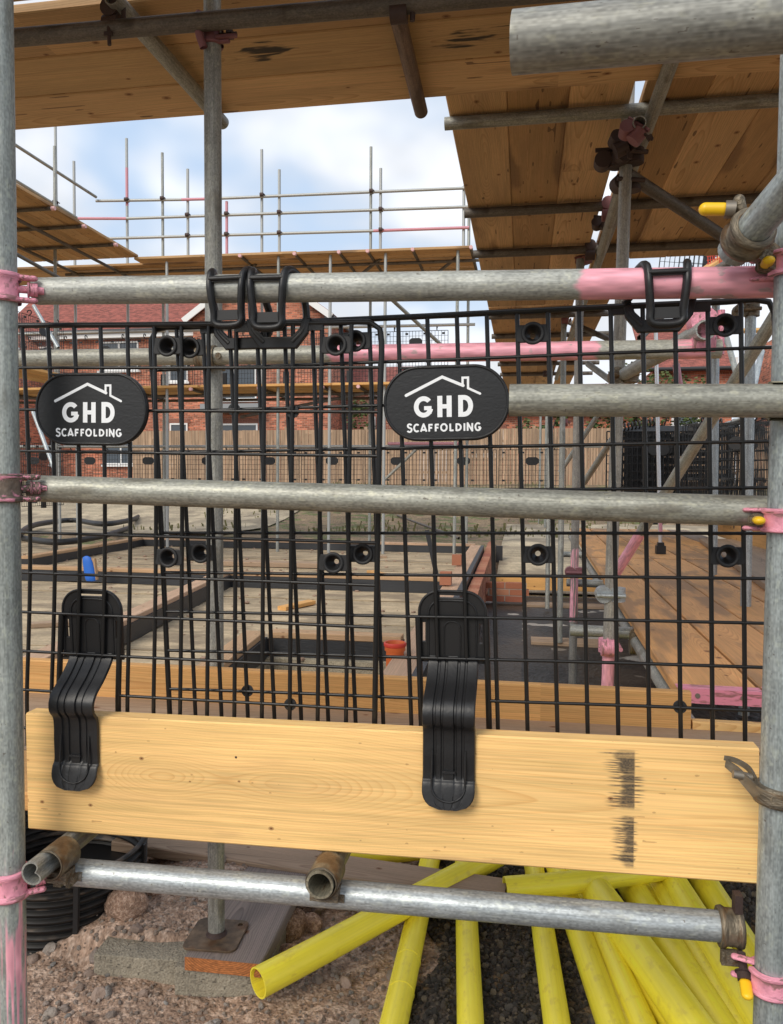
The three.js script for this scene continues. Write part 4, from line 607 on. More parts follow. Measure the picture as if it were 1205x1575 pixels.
for (const t of [soilTex, soilBump]) t.repeat.set(1, 1);
const soilM = std({ map: soilTex, roughness: .95, bumpMap: soilBump, bumpScale: .012 });
function sheet(x0, x1, z0, z1, nx, nz, off, uvs, fy = groundY) {
  const g = new THREE.PlaneGeometry(1, 1, nx, nz), p = g.attributes.position, u = g.attributes.uv;
  for (let i = 0; i < p.count; i++) { const x = mix(x0, x1, p.getX(i) + .5), z = mix(z0, z1, p.getY(i) + .5); p.setXYZ(i, x, fy(x, z) + off, z); u.setXY(i, x / uvs, z / uvs); }
  g.computeVertexNormals(); return g;
}
const farSoilM = std({ map: tex(512, 512, (i, j) => { const u = i / 512, v = j / 512, a = fbm(u * 6, v * 6, 520, 5, 6, 6), b = noise(u * 90, v * 90, 521, 90, 90); const k = .6 + .55 * a + .3 * (b - .5); return mix3([148 * k, 126 * k, 98 * k], [112 * k, 116 * k, 70 * k], sst(.54, .68, fbm(u * 9, v * 9, 522, 4, 9, 9))); }), roughness: .95, bumpMap: soilBump, bumpScale: .03 });
struct('ground', sheet(-3.2, 3.2, 1.2, -4.2, 260, 230, 0, .9), soilM);
// everything beyond, one sheet to the horizon with the near patch left open
struct('ground', mergeGeometries([sheet(-3.2, 3.2, -4.2, -30, 40, 120, 0, 2), sheet(-60, -3.2, 6, -30, 60, 90, 0, 2), sheet(3.2, 60, 6, -30, 60, 90, 0, 2), sheet(-3.2, 3.2, 6, 1.2, 8, 8, 0, 2)]), farSoilM);
struct('terrain', sheet(-260, 260, -30, -300, 30, 30, 0, 6, () => 1.30), farSoilM);
struct('terrain', mergeGeometries([sheet(-260, -60, 60, -30, 8, 8, 0, 6, (x, z) => groundY(x, z)), sheet(60, 260, 60, -30, 8, 8, 0, 6, (x, z) => groundY(x, z)), sheet(-60, 60, 60, 6, 20, 10, 0, 6, () => 0)]), farSoilM);
// dark stone dust on the right
const darkTex = tex(1024, 1024, (i, j) => { const u = i / 1024, v = j / 1024, a = fbm(u * 7, v * 7, 530, 5, 7, 7), b = noise(u * 70, v * 70, 531, 70, 70), c = noise(u * 160, v * 160, 532, 160, 160); const k = .5 + .5 * a + .9 * (b - .45) * (c + .3); let q = [88 * k, 77 * k, 66 * k]; q = mix3(q, [150, 118, 76], .5 * sst(.60, .74, fbm(u * 12, v * 12, 533, 4, 12, 12))); return q; });
const darkM = std({ map: darkTex, roughness: .8, bumpMap: soilBump, bumpScale: .014 });
const darkEdge = (z) => -.33 + .10 * (-1.9 - z) * .6 + .05 * Math.sin(z * 5) + .03 * Math.sin(z * 13);
{ const g = sheet(0, 1, 1.1, -3.05, 90, 160, .006, 1, (s, z) => 0), p = g.attributes.position, u = g.attributes.uv; for (let i = 0; i < p.count; i++) { const z = p.getZ(i), s = p.getX(i), x = mix(darkEdge(z), 3.1, Math.pow(s, 1.6)); p.setXYZ(i, x, groundY(x, z) + .003 + .006 * sst(0, .05, s), z); u.setXY(i, x / .8, z / .8); } g.computeVertexNormals(); struct('gravel_bed', g, darkM); }
// loose stones: nobody could count them
function stones(name, label, N, seed, place, r0, r1, colors, lift = 0) {
  const R = rng(seed), geos = [0, 1, 2].map((k) => { const g = new THREE.IcosahedronGeometry(1, 1), p = g.attributes.position; for (let i = 0; i < p.count; i++) { const x = p.getX(i), y = p.getY(i), z = p.getZ(i), n = .72 + .55 * noise(x * 1.6 + 20 + k * 9, y * 1.6 + z * 2.1 + 20, 600 + k); p.setXYZ(i, x * n * 1.15, y * n * .72, z * n); } g.computeVertexNormals(); return g; });
  const t = new THREE.Group(); t.name = numbered(name); scene.add(t); tag(t, label, 'stones', null, 'stuff');
  geos.forEach((g, k) => { const n = Math.floor(N / 3), m = new THREE.InstancedMesh(g, std({ color: 0xffffff, roughness: .92, bumpMap: soilBump, bumpScale: .004 }), n), q = new THREE.Object3D(); m.name = 'stones';
    for (let i = 0; i < n; i++) { const [x, z] = place(R), r = r0 + (r1 - r0) * Math.pow(R(), 5); q.position.set(x, groundY(x, z) + r * .18 + lift, z); q.rotation.set(R() * 6, R() * 6, R() * 6); q.scale.setScalar(r); q.updateMatrix(); m.setMatrixAt(i, q.matrix); const c = colors[Math.floor(R() * colors.length)], b = .75 + .5 * R(); m.setColorAt(i, new THREE.Color().setRGB(c[0] * b, c[1] * b, c[2] * b)); }
    m.userData.kind = 'stuff'; t.add(m); });
}
stones('loose_stones', 'brownish loose stones and grit over the soil at the lower left', 15000, 21, (R) => { const z = -1.72 - R() * 1.6; return [-1.75 + R() * (darkEdge(z) + 1.78), z]; }, .0010, .0070, [[.40, .31, .25], [.45, .36, .30], [.36, .28, .23], [.52, .44, .38], [.40, .30, .24], [.46, .39, .33]]);
stones('loose_stones', 'larger angular pebbles strewn over the soil at the bottom left', 420, 24, (R) => { const z = -1.74 - Math.pow(R(), 1.6) * 1.2; return [-1.6 + R() * (darkEdge(z) + 1.6), z]; }, .007, .022, [[.44, .36, .31], [.52, .45, .39], [.38, .31, .27], [.44, .33, .27], [.40, .38, .36]]);
stones('dark_gravel', 'dark damp grit between the yellow pipes', 15000, 22, (R) => { const z = -1.72 - R() * 1.35; return [darkEdge(z) + R() * 1.5, z]; }, .0035, .012, [[.07, .06, .052], [.12, .10, .085], [.10, .09, .08], [.22, .18, .13], [.05, .046, .042]], .010);
const rockM = std({ map: soilTex, color: rgb(.92, .86, .82), roughness: .95, bumpMap: soilBump, bumpScale: .006 });
[[195, 1412, .062, 'large pinkish stone beside the black ribbed chamber'], [236, 1478 - 90, .03, 'small reddish stone above the large pinkish one'], [448, 1402, .05, 'stone behind the low end of the slanting yellow pipe'], [440, 1445, .045, 'reddish stone between sole board and slanting yellow pipe'], [530, 1408, .028, 'stone in the grit right of the sole board'], [118, 1545, .03, 'rough stone near the foot of the left upright'], [398, 1560, .030, 'reddish stone at the bottom edge below the slanting pipe'], [350, 1558, .022, 'pale stone below the concrete blocks'], [480, 1395, .035, 'dark stone under the brown plank']].forEach(([u, v, r, l], k) => {
  const p = onY(u, v, .02), g = new THREE.IcosahedronGeometry(1, 3), q = g.attributes.position, uv = g.attributes.uv; for (let i = 0; i < q.count; i++) { const x = q.getX(i), y = q.getY(i), z = q.getZ(i), n = .70 + .5 * fbm(x * 1.3 + 5 * k + 30, y * 1.3 + z * 1.7 + 30, 650, 3); q.setXYZ(i, x * n * r * 1.2, y * n * r * .95, z * n * r); } g.computeVertexNormals(); metricUV(g, .35); const m = single('stone', g, rockM, l, 'stone'); m.position.set(p.x, groundY(p.x, p.z) + r * .25, p.z); m.rotation.set(k, k * 2, k * .7); });

// sole board, base plate and the concrete blocks under them
const concTex = tex(512, 512, (i, j) => { const u = i / 512, v = j / 512, a = fbm(u * 6, v * 6, 540, 5, 6, 6), b = noise(u * 120, v * 120, 541, 120, 120), c = noise(u * 60, v * 60, 542, 60, 60); let k = .98 + .35 * (a - .5) + .22 * (b - .5); if (c > .9) k *= .7; return [150 * k, 142 * k, 126 * k]; });
const concBump = tex(512, 512, (i, j) => 255 * (.5 * noise(i / 512 * 130, j / 512 * 130, 543, 130, 130) + .5 * fbm(i / 512 * 30, j / 512 * 30, 544, 3, 30, 30)), false);
const blockM = std({ map: concTex, roughness: .95, bumpMap: concBump, bumpScale: .004 });
function block(w, h, d, label, p, ry) { const s = new THREE.Shape(); s.moveTo(-w / 2, 0); s.lineTo(w / 2, 0); s.lineTo(w / 2, h); s.lineTo(-w / 2, h); const g = new THREE.ExtrudeGeometry(s, { depth: d, bevelEnabled: true, bevelSize: .003, bevelThickness: .003, bevelSegments: 2 }); g.translate(0, 0, -d); metricUV(g, .5); const m = single('concrete_block', g, blockM, label, 'concrete block'); m.position.copy(p); m.rotation.y = ry; return m; }
block(.262, .078, .30, 'grey concrete block under the end of the sole board', V(-.822, -.052, -2.035), .12);
block(.250, .070, .10, 'grey concrete block half buried left of the sole board', V(-1.092, -.054, -2.055), .05);
{
  const endT = tex(256, 64, (i, j) => { const r = Math.hypot((i - 128) / 40, (j - 130) / 40), n = fbm(i / 9, j / 9, 551, 3); const k = .75 + .4 * n + .10 * Math.sin(r * 26); return [178 * k, 112 * k, 64 * k]; });
  const soleM = woodMat(woodTex(120, 1024, 192, 2.4, .235, [138, 126, 120], [92, 84, 82], { rndKnots: 4, ring: .006 }), { roughness: .85 });
  const m = single('sole_board', boardGeo(1.05, .04, .225, 2.4, .235, .2), soleM, 'weathered grey sole board with a raw orange cut end under the base plate', 'sole board'); m.position.set(-.812, .046, -2.015); m.rotation.y = PI / 2 + .02; m.rotation.z = 0;
  part('cut_end', new THREE.BoxGeometry(.003, .037, .219).translate(-.0005, 0, 0), std({ map: endT, roughness: .9 }), m);
  const bp = thing('base_plate', 'rusty square base plate under the centre upright', 'base plate', V(-.872, .067, -2.12)); bp.rotation.y = .06;
  const s = stadium(.155, .155, .022), h = new THREE.Path(); h.absarc(.055, .055, .009, 0, PI * 2, true); s.holes.push(h); const g = new THREE.ExtrudeGeometry(s, { depth: .005, bevelEnabled: true, bevelSize: .001, bevelThickness: .001, bevelSegments: 2 }); g.rotateX(-PI / 2); metricUV(g, .3);
  part('plate', g, std({ map: M.coupSteel.map, color: rgb(.75, .62, .55), metalness: .4, roughness: .6, bumpMap: coupBump, bumpScale: .001 }), bp); part('spigot', latheY([[.031, .005], [.030, .008], [RT + .002, .012], [RT + .001, .02]], 24), M.coupDark, bp);
}
// timbers lying under the platform
{ const a = onY(190, 1288, .07), b = onY(640, 1356, .05); const m = board('plank', a, a.distanceTo(b) + .3, grey2[0], 'dirty brown plank lying on the ground behind the bottom ledger', { B: .15, cat: 'plank' }); m.quaternion.setFromUnitVectors(V(1, 0, 0), b.sub(a).normalize()); }

// yellow pipes
const yelTex = tex(512, 1024, (i, j) => { const u = i / 512, v = j / 1024, n = fbm(u * 5, v * 12, 560, 5, 5, 12), s = fbm(u * 16, v * 40, 561, 4, 16, 40), f = noise(u * 60, v * 4, 562, 60, 4); let k = .93 + .10 * n + .05 * (f - .5); let c = [256 * k, 240 * k, 70 * k]; c = mix3(c, [212, 190, 80], .40 * sst(.62, .85, s)); return c; });
const yelM = std({ map: yelTex, roughness: .42, bumpMap: plasticBump, bumpScale: .0004 });
function pipe(label, pts, o = {}) {
  const r = o.r || .0355, c = new THREE.CatmullRomCurve3(pts, false, 'centripetal'), L = c.getLength(), t = thing('yellow_pipe', label, 'pipe', pts[0].clone(), null);
  const g = new THREE.TubeGeometry(c, 60, r, 28, false), u = g.attributes.uv; for (let i = 0; i < u.count; i++) u.setXY(i, u.getY(i) + (o.spin || 0), u.getX(i) * L / 1.2 + (o.off || 0)); g.translate(-pts[0].x, -pts[0].y, -pts[0].z); part('wall', g, yelM, t);
  const gi = new THREE.TubeGeometry(c, 40, r - .0045, 24, false); gi.translate(-pts[0].x, -pts[0].y, -pts[0].z); part('bore', gi, yelM, t);
  for (const e of [0, 1]) { const rg = new THREE.RingGeometry(r - .0045, r, 32), d = c.getTangent(e); rg.applyQuaternion(new THREE.Quaternion().setFromUnitVectors(V(0, 0, 1), d)); const p = c.getPoint(e).sub(pts[0]); rg.translate(p.x, p.y, p.z); part('end_ring', rg, yelM, t); }
  if (o.seam) { const q = []; for (let i = 0; i <= 20; i++) { const p = c.getPoint(i / 20), d = c.getTangent(i / 20), s = d.clone().cross(UPV).normalize(); p.addScaledVector(s, o.seam * r * .86).addScaledVector(UPV, r * .5); q.push(p.sub(pts[0])); } part('seam', wireGeo(q, .0045, 40, 6), yelM, t); }
  if (o.marks) for (const k of o.marks) { const tg = new THREE.TorusGeometry(r + .0003, .0016, 6, 30), d = c.getTangent(k); tg.applyQuaternion(new THREE.Quaternion().setFromUnitVectors(V(0, 0, 1), d)); const p = c.getPoint(k).sub(pts[0]); tg.translate(p.x, p.y, p.z); part('joint_line', tg, yelM, t); }
  return t;
}
const gp = (u, v, y) => onY(u, v, y - .042);
const ext = (a, b, k) => b.clone().add(b.clone().sub(a).multiplyScalar(k));           // carry on past b
const run = (a, b, back, front) => [ext(b, a, front), a.clone(), a.clone().lerp(b, .5), b.clone(), ext(a, b, back)];
pipe('slanting yellow pipe whose open end rests against the concrete block', [gp(397, 1512, .075), gp(505, 1455, .085), gp(610, 1398, .095), gp(722, 1338, .100), ext(gp(610, 1398, .095), gp(722, 1338, .100), .6)], { r: .041, off: .2 });
pipe('yellow pipe with a raised seam, leftmost of the upright-looking ones', run(gp(607, 1575, .037), gp(645, 1402, .037), 1.0, .8), { seam: -1, marks: [.36, .50], off: .5 });
pipe('straight yellow pipe alone in the dark grit, right of the seamed one', run(gp(724, 1575, .036), gp(718, 1410, .036), 1.2, .8), { off: .8 });
pipe('straight yellow pipe left of the bundle, crossed by a short one', run(gp(857, 1575, .036), gp(835, 1425, .036), 1.3, .8), { off: .1 });
pipe('yellow pipe lying crosswise on top of the others, its end just under the toe board', [gp(777, 1366, .105), gp(880, 1357, .115), gp(1000, 1340, .12), gp(1120, 1318, .12)], { r: .036, off: .6 });
const bundle = [
  [[889, 1428], [940, 1574], .036, 'leftmost pipe of the yellow bundle'], [[924, 1432], [986, 1574], .036, 'second pipe of the yellow bundle from the left'], [[984, 1500], [1036, 1574], .036, 'low pipe sunk between the second and the broad third of the yellow bundle'],
  [[962, 1432], [1062, 1574], .088, 'broad scuffed pipe on top of the yellow bundle, third from the left'], [[1018, 1438], [1104, 1574], .050, 'smooth pipe of the yellow bundle right of the broad scuffed one'], [[1058, 1441], [1132, 1570], .046, 'narrow seamed pipe near the right of the yellow bundle'],
  [[1090, 1446], [1160, 1560], .072, 'scuffed pipe of the yellow bundle nearest the right upright'], [[1140, 1450], [1190, 1530], .040, 'rightmost pipe of the yellow bundle, half hidden by the right upright'],
  [[1118, 1405], [1178, 1500], .030, 'low pipe filling the gap left of the right upright'], [[1030, 1440], [1108, 1560], .020, 'low pipe under the smooth one in the yellow bundle'], [[905, 1430], [962, 1574], .016, 'low pipe wedged between the first and second of the yellow bundle']];
bundle.forEach(([a, b, y, l], k) => pipe(l, run(gp(b[0], b[1], y), gp(a[0], a[1], y), 2.4, .9), { off: k * .17, spin: k * .2, seam: k === 5 ? -1 : 0, r: [.039, .038, .037, .050, .045, .040, .047, .042, .038, .038, .034][k] }));
pipe('yellow pipe lying farther back along the plank', [gp(345, 1336, .05), gp(470, 1322, .05), gp(590, 1313, .05), gp(720, 1300, .05)], { off: .3 });

// black ribbed chamber
{
  const t = thing('inspection_chamber', 'black ribbed plastic chamber sunk in the soil behind the left upright', 'chamber', V(-1.52, -.12, -2.36)), pr = []; const r = .262;
  for (let k = 0; k < 13; k++) { const y = k * .026; pr.push([r - .006, y], [r - .006, y + .008], [r + .006, y + .011], [r + .006, y + .019], [r - .006, y + .023]); }
  part('ribbed_wall', latheY(pr, 90), std({ map: tex(256, 256, (i, j) => { const n = fbm(i / 12, j / 12, 570, 4); return mix3([26, 25, 24], [126, 108, 90], .75 * sst(.58, .8, n)); }), roughness: .5, bumpMap: plasticBump, bumpScale: .0004 }), t);
  part('lid', new THREE.CylinderGeometry(r - .004, r - .004, .012, 48).translate(0, .16, 0), M.plasticWire, t);
  part('rib', [.3, 1.3, 2.3].map((a) => box(.016, .32, .012, Math.sin(a - .6) * (r + .006), .165, Math.cos(a - .6) * (r + .006), 0)), M.plasticMatt, t);
  t.rotation.set(.05, 0, -.06);
}
// ================================================================ THE PLOT: SLAB, SOLE PLATES, BRICKWORK
const slabT = tex(1024, 512, (i, j) => { const u = i / 1024, v = j / 512, a = fbm(u * 6, v * 5, 580, 5, 6, 5), b = noise(u * 150, v * 90, 581, 150, 90), st = noise(u * 4, v * 60, 582, 4, 60); let k = .82 + .36 * (a - .5) + .12 * (b - .5) + .16 * (st - .5); let c = [204 * k, 182 * k, 148 * k]; c = mix3(c, [128, 112, 92], .7 * sst(.52, .70, fbm(u * 9, v * 7, 585, 5, 9, 7))); c = mix3(c, [140, 124, 102], .6 * sst(.56, .74, fbm(u * 5, v * 12, 583, 5, 5, 12))); return c; });
const slabM = std({ map: slabT, roughness: .92, bumpMap: concBump, bumpScale: .004 }), wallGreyM = std({ map: concTex, color: rgb(1.25, 1.22, 1.15), roughness: .95, bumpMap: concBump, bumpScale: .004 });
{
  const s = new THREE.Group(); s.name = 'concrete_slab'; scene.add(s); s.userData.kind = 'structure';
  const R = rng(5), strip = (x0, x1, z0, z1, k) => { const g = box(x1 - x0, .20, z0 - z1 - .012, (x0 + x1) / 2, .20 + .006 * (k % 2) + R() * .004, (z0 + z1) / 2); metricUV(g, 2.2); const u = g.attributes.uv; for (let i = 0; i < u.count; i++) u.setXY(i, u.getX(i) + k * .37, u.getY(i) * 2); part('floor_plank', g, slabM, s); };
  let z = -3.0, k = 0; while (z > -12.2) { const z1 = z - .58; if (z > -4.6) { strip(-8.5, -1.62, z, Math.max(z1, -4.66), k++); } else strip(-8.5, -.66, z, z1, k++); z = z > -4.6 && z1 < -4.6 ? -4.66 : z1; }
}
const dpcM = std({ color: rgb(.022, .023, .026), roughness: .5, bumpMap: plasticBump, bumpScale: .001 });
const plateM = [0, 1].map((k) => woodMat(woodTex(130 + k, 1024, 96, 2.4, .12, [[190, 158, 130], [184, 150, 114]][k], [[160, 124, 96], [148, 112, 78]][k], { rndKnots: 8, ring: .005 })));
function solePlate(label, a, b, W, k = 0, h = .112, y = .30) {
  const d = V(b[0] - a[0], 0, b[1] - a[1]), L = d.length(), t = thing('sole_plate', label, 'sole plate', V(a[0], y, a[1])); t.rotation.y = Math.atan2(-d.z, d.x);
  const n = Math.ceil(L / 3.4); for (let i = 0; i < n; i++) { const g = boardGeo(L / n - .004, .038, W, 2.4, .12, k + i * 1.1); g.translate(i * L / n, h + .019, 0); part('timber', g, plateM[k % 2], t); }
  const dg = new THREE.BoxGeometry(L, h, W + .03, Math.ceil(L / .12), 3, 1), dp = dg.attributes.position; for (let i = 0; i < dp.count; i++) { const x = dp.getX(i), y = dp.getY(i), z = dp.getZ(i), lo = sst(h / 2, -h / 2, y); dp.setXYZ(i, x, y + (lo > .9 ? .035 * (noise(x * 3.1, k + L, 640) - .3) : 0), z * (1 + .16 * lo * (noise(x * 4, z * 9 + L, 641) - .2))); } dg.computeVertexNormals(); dg.translate(L / 2, h / 2, 0); part('damp_course', dg, dpcM, t); return t;
}
solePlate('pale timber sole plate over black damp course along the far side of the slab', [-6.36, -12.15], [-.72, -12.0], .14);
solePlate('timber sole plate over black damp course running away at the far left', [-6.10, -8.8], [-6.30, -12.06], .14, 1);
solePlate('long timber sole plate over black damp course crossing the middle of the slab', [-6.2, -7.75], [-.74, -7.62], .14, 1, .125);
solePlate('timber sole plate over black damp course slanting towards the left upright', [-2.45, -3.1], [-3.05, -7.66], .14, 0, .13);
solePlate('wide pale sole plate running away on the right, bricks standing on it', [-.60, -3.05], [-.70, -11.9], .17, 0, .10);
solePlate('short timber sole plate on the left edge of the floor opening', [-1.50, -3.1], [-1.64, -4.62], .13, 1, .13);
solePlate('orange timber sole plate along the far edge of the floor opening', [-1.56, -4.70], [-.72, -4.70], .12, 1, .12);
single('opening_wall', metricUV(box(.95, .5, .10, -1.13, .06, -4.62), .6), wallGreyM, 'concrete side wall inside the floor opening', 'wall');
single('opening_wall', metricUV(box(.10, .5, 1.6, -1.60, .055, -3.85), .6), wallGreyM, 'left concrete wall inside the floor opening, in shade', 'wall');
struct('opening_floor', box(.95, .02, 1.6, -1.10, .10, -3.8), wallGreyM);
const brickM = [[.36, .13, .07], [.40, .16, .09], [.30, .10, .06], [.43, .19, .11]].map((c) => std({ color: rgb(...c), roughness: .9, bumpMap: concBump, bumpScale: .002 }));
const mortarM = std({ color: rgb(.36, .33, .29), roughness: .95 });
{
  const t = thing('brick_wall', 'low new brick wall running away beside the wide sole plate', 'wall', V(-.44, 0, -6.6)), R = rng(9);
  const bg = new THREE.BoxGeometry(.1025, .065, .215); for (let c = 0; c < 5; c++) for (let k = 0; k < 29; k++) { const m = part('brick', bg, brickM[Math.floor(R() * 4)], t); m.position.set(-.019 * (k * .225) / 1 * .6 + (R() - .5) * .004, .075 + c * .075, -.1125 - k * .225 - (c % 2) * .1125); }
  const mg = box(.094, .352, 6.5, 0, .228, -3.3); mg.rotateY(.0114); part('mortar', mg, mortarM, t); t.rotation.y = 0;
  single('cavity_liner', box(.05, .46, 8.2, -.545, .23, -7.5, .0114), dpcM, 'black cavity liner strip between the sole plate and the new brick wall', 'liner');
}
{ const t = thing('brick_pier', 'stub of new brickwork returning right from the brick wall', 'wall', V(-.36, 0, -8.95)), R = rng(10), bg = new THREE.BoxGeometry(.215, .065, .1025); for (let c = 0; c < 3; c++) for (let k = 0; k < 2; k++) { const m = part('brick', bg, brickM[Math.floor(R() * 4)], t); m.position.set(.05 + k * .225 + (c % 2) * .05, .075 + c * .075, 0); } part('mortar', box(.43, .20, .092, .19, .15, 0), mortarM, t); }
[[onY(703, 869, .45), 'far'], [onY(686, 899, .45), 'near']].forEach(([p, s]) => { const m = single('brick', new THREE.BoxGeometry(.105, .12, .10), brickM[1], 'loose red brick standing on the wide sole plate, the ' + s + ' one', 'brick'); m.position.set(p.x, .51, p.z); });
{ const a = onY(665, 892, .34), t = single('timber_peg', box(.045, .55, .045, 0, .27, 0, 0, 0, .22), dpcM, 'black peg leaning at the edge of the slab left of the sole plate', 'peg'); t.position.copy(a); }
{ const a = onY(768, 874, .1), t = single('timber_peg', box(.10, .34, .06, 0, .17, 0), dpcM, 'short black post on the pale concrete behind the brick stub', 'peg'); t.position.copy(a); }
board('loose_plank', V(-3.95, .345, -9.5), 1.75, grey2[0], 'loose plank lying on the slab near the far sole plate', { B: .22, T: .06, cat: 'plank' });
{ const p = onZ(608, 988, -4.25).add(V(0, -.135, 0)), t = thing('drain_socket', 'orange plastic drain socket standing at the corner of the floor opening', 'drain pipe', p); const m = std({ color: rgb(.62, .13, .03), roughness: .45 }); part('pipe', latheY([[.050, -.3], [.050, 0], [.050, .085], [.058, .092], [.058, .135], [.053, .135], [.046, .09], [.046, 0]], 32), m, t); part('collar', latheY([[.0585, .112], [.063, .116], [.063, .132], [.058, .137], [.0535, .135]], 32), std({ color: rgb(.60, .05, .03), roughness: .45 }), t); }
{ const p = onY(141, 897, .34), t = thing('blue_sleeve', 'blue plastic sleeve pulled over a timber peg on the slab', 'sleeve', p), R = rng(4); part('peg', [box(.10, .22, .04, -.005, .14, -.02, 0, 0, .1)], plateM[1], t); const g = latheY([[.02, .02], [.055, .025], [.060, .06], [.058, .14], [.054, .22], [.042, .265], [.010, .28]], 16), q = g.attributes.position; for (let i = 0; i < q.count; i++) q.setXYZ(i, q.getX(i) * (1 + .25 * (noise(q.getY(i) * 30, Math.atan2(q.getZ(i), q.getX(i)) * 2 + 9, 3) - .5)) - q.getY(i) * .18, q.getY(i), q.getZ(i) * .5); g.computeVertexNormals(); part('sleeve', g, std({ color: rgb(.015, .13, .55), roughness: .5 }), t); }
{ const p = onY(622, 1052, .3); const m = single('stone_offcut', metricUV(box(.14, .06, .16, 0, .03, 0, .3), .5), blockM, 'pale block at the near corner of the floor opening', 'block'); m.position.copy(p); }
// litter of the plot
[[-3.6, -5.2, .55, .5, 'short timber offcut lying on the slab right of the blue sleeve'], [-2.0, -6.3, .42, 1.2, 'timber offcut lying on the slab in front of the middle sole plate'], [-4.9, -10.2, .9, -.3, 'weathered offcut lying at the back left of the slab'], [-1.5, -8.7, .5, 2.2, 'small offcut lying near the wide sole plate'], [-2.6, -10.8, .7, .2, 'offcut lying before the far sole plate']].forEach(([x, z, L, a, l], k) => board('timber_offcut', V(x, .325, z), L, [grey2[0], plain4[1], grey2[1], plain4[3], grey2[0]][k], l, { B: .09, T: .035, ry: a, cat: 'timber' }));
{ const R = rng(44), gs = []; for (let i = 0; i < 900; i++) { const x = -8 + R() * 7.2, z = -3.1 - R() * 9, r = .006 + .022 * Math.pow(R(), 3), g = new THREE.IcosahedronGeometry(r, 0); g.scale(1.2, .6, 1); g.rotateY(R() * 6); g.translate(x, .305 + r * .3, z); gs.push(g); } tag(part(numbered('slab_grit'), gs, rockM, scene), 'crumbs of mortar and grit scattered over the slab', 'grit', null, 'stuff'); }
// wet black sheeting and pale concrete on the right
const wetT = tex(512, 1024, (i, j) => { const u = i / 512, v = j / 1024, a = fbm(u * 5, v * 14, 590, 5), b = noise(u * 90, v * 200, 591); let k = .55 + .6 * a + .35 * (b - .5); let c = [52 * k, 48 * k, 44 * k]; c = mix3(c, [196, 190, 180], .85 * sst(.665, .70, fbm(u * 6 + 2.2, v * 16 + 7, 592, 5))); return mix3(c, [92, 76, 60], .5 * sst(.5, .7, fbm(u * 3, v * 7, 593, 4))); });
struct('wet_ground', (() => { const g = sheet(-.42, 2.2, -3.2, -9.6, 30, 70, .012, 1); const u = g.attributes.uv, p = g.attributes.position; for (let i = 0; i < u.count; i++) u.setXY(i, p.getX(i) / 2.2, p.getZ(i) / 4.4); return g; })(), std({ map: wetT, roughness: .55, bumpMap: soilBump, bumpScale: .012 }));
struct('road', sheet(-.35, 6, -9.75, -17, 30, 30, .03, 3), std({ map: slabT, color: rgb(1.02, 1.08, 1.15), roughness: .9 }));
struct('road', sheet(-16, -5.4, -13.6, -20, 30, 30, .03, 3), std({ map: slabT, color: rgb(.95, 1.0, 1.06), roughness: .9 }));
board('form_timber', V(-.34, .16, -9.68), 2.6, plain4[1], 'orange form timber along the near edge of the pale concrete', { T: .16, B: .045, cat: 'timber' });
{ const p = [[28, 822], [60, 806], [110, 800], [160, 806], [200, 800], [240, 787], [330, 782]].map(([u, v]) => onY(u, v, .52)); single('black_hose', wireGeo(p, .055, 70, 10), M.plasticMatt, 'black hose snaking over the soil behind the slab at the left', 'hose'); }
{ const p = [[36, 828], [90, 834], [150, 826], [200, 812]].map(([u, v]) => onY(u, v, .45)); single('black_hose', wireGeo(p, .05, 50, 10), M.plasticMatt, 'second black hose nearer the slab at the far left', 'hose'); }
{ const a = onY(612, 793, .6), b = onY(706, 828, .45); tube('scaffold_tube', a, b, M.galvDark, 'loose dark tube lying on the soil beyond the slab', 'scaffold tube'); }

// ================================================================ SCAFFOLD ROUND THE FAR SIDE
const FZ = -11.5, BK = -12.75, DU = 4.84;
const farM = [M.galvFar, M.galvRail];
for (let k = 0; k < 5; k++) for (let s = 0; s < 2; s++) board('deck_board', V(s ? -3.42 : -6.05 - (k > 0 ? 3.0 : 0), DU + .03 + .004 * (k % 2) - s * .035, FZ - .115 - k * .25), s ? 2.64 : 2.62 + (k > 0 ? 3.0 : 0), under[(k + s) % 3], 'board of the far upper deck, ' + ORD[k] + ' from its near edge, ' + (s ? 'right' : 'left') + ' length', { u0: k * .4 + s, rz: -.008 });
for (let k = 0; k < 8; k++) board('deck_board', V(-6.12 - k * .235, DU + .075, -5.6), 5.95, under[(k + 1) % 3], 'board of the far left upper deck, ' + ORD[k] + ' from its inner edge', { ry: PI / 2, u0: k * .7 });
const pinkEnd = std({ color: rgb(.72, .42, .42), roughness: .5 });
function pinkTube(p0, p1, label, mat = M.galvDark) { const t = thing('scaffold_transom', label, 'scaffold tube', p0); const d = p1.clone().sub(p0), L = d.length(), g = tubeGeo(L, RT, .004, 14, L), q = new THREE.Quaternion().setFromUnitVectors(UPV, d.clone().normalize()); g.applyQuaternion(q); part('tube', g, mat, t); const e = new THREE.CylinderGeometry(RT + .002, RT + .002, .05, 14); e.translate(0, .02, 0); e.applyQuaternion(q); part('painted_end', e, pinkEnd, t); return t; }
[371, 454.6, 522.6, 566.5, 635.5, 725].forEach((u, k) => { const x = onZ(u, 382, FZ).x; pinkTube(V(x, DU - .028 + (-3.4 - x) * .008, FZ + .06), V(x, DU - .028, BK - .1), 'cross tube with a pale pink end under the far upper deck, ' + ORD[k] + ' from the left', M.galvDark); });
[-7.4, -8.25, -9.25, -9.96, -10.8].forEach((z, k) => pinkTube(V(-5.95, DU + .025, z), V(-7.45, DU + .025, z), 'cross tube with a pink end under the far left deck, ' + ORD[k] + ' going away'));
[[-6.55, 'inner'], [-7.3, 'outer']].forEach(([x, s]) => tube('scaffold_ledger', V(x, DU - .05, -6), V(x, DU - .05, -12.8), M.galvDark, s + ' ledger under the far left deck', 'scaffold tube', null, { seg: 14 }));
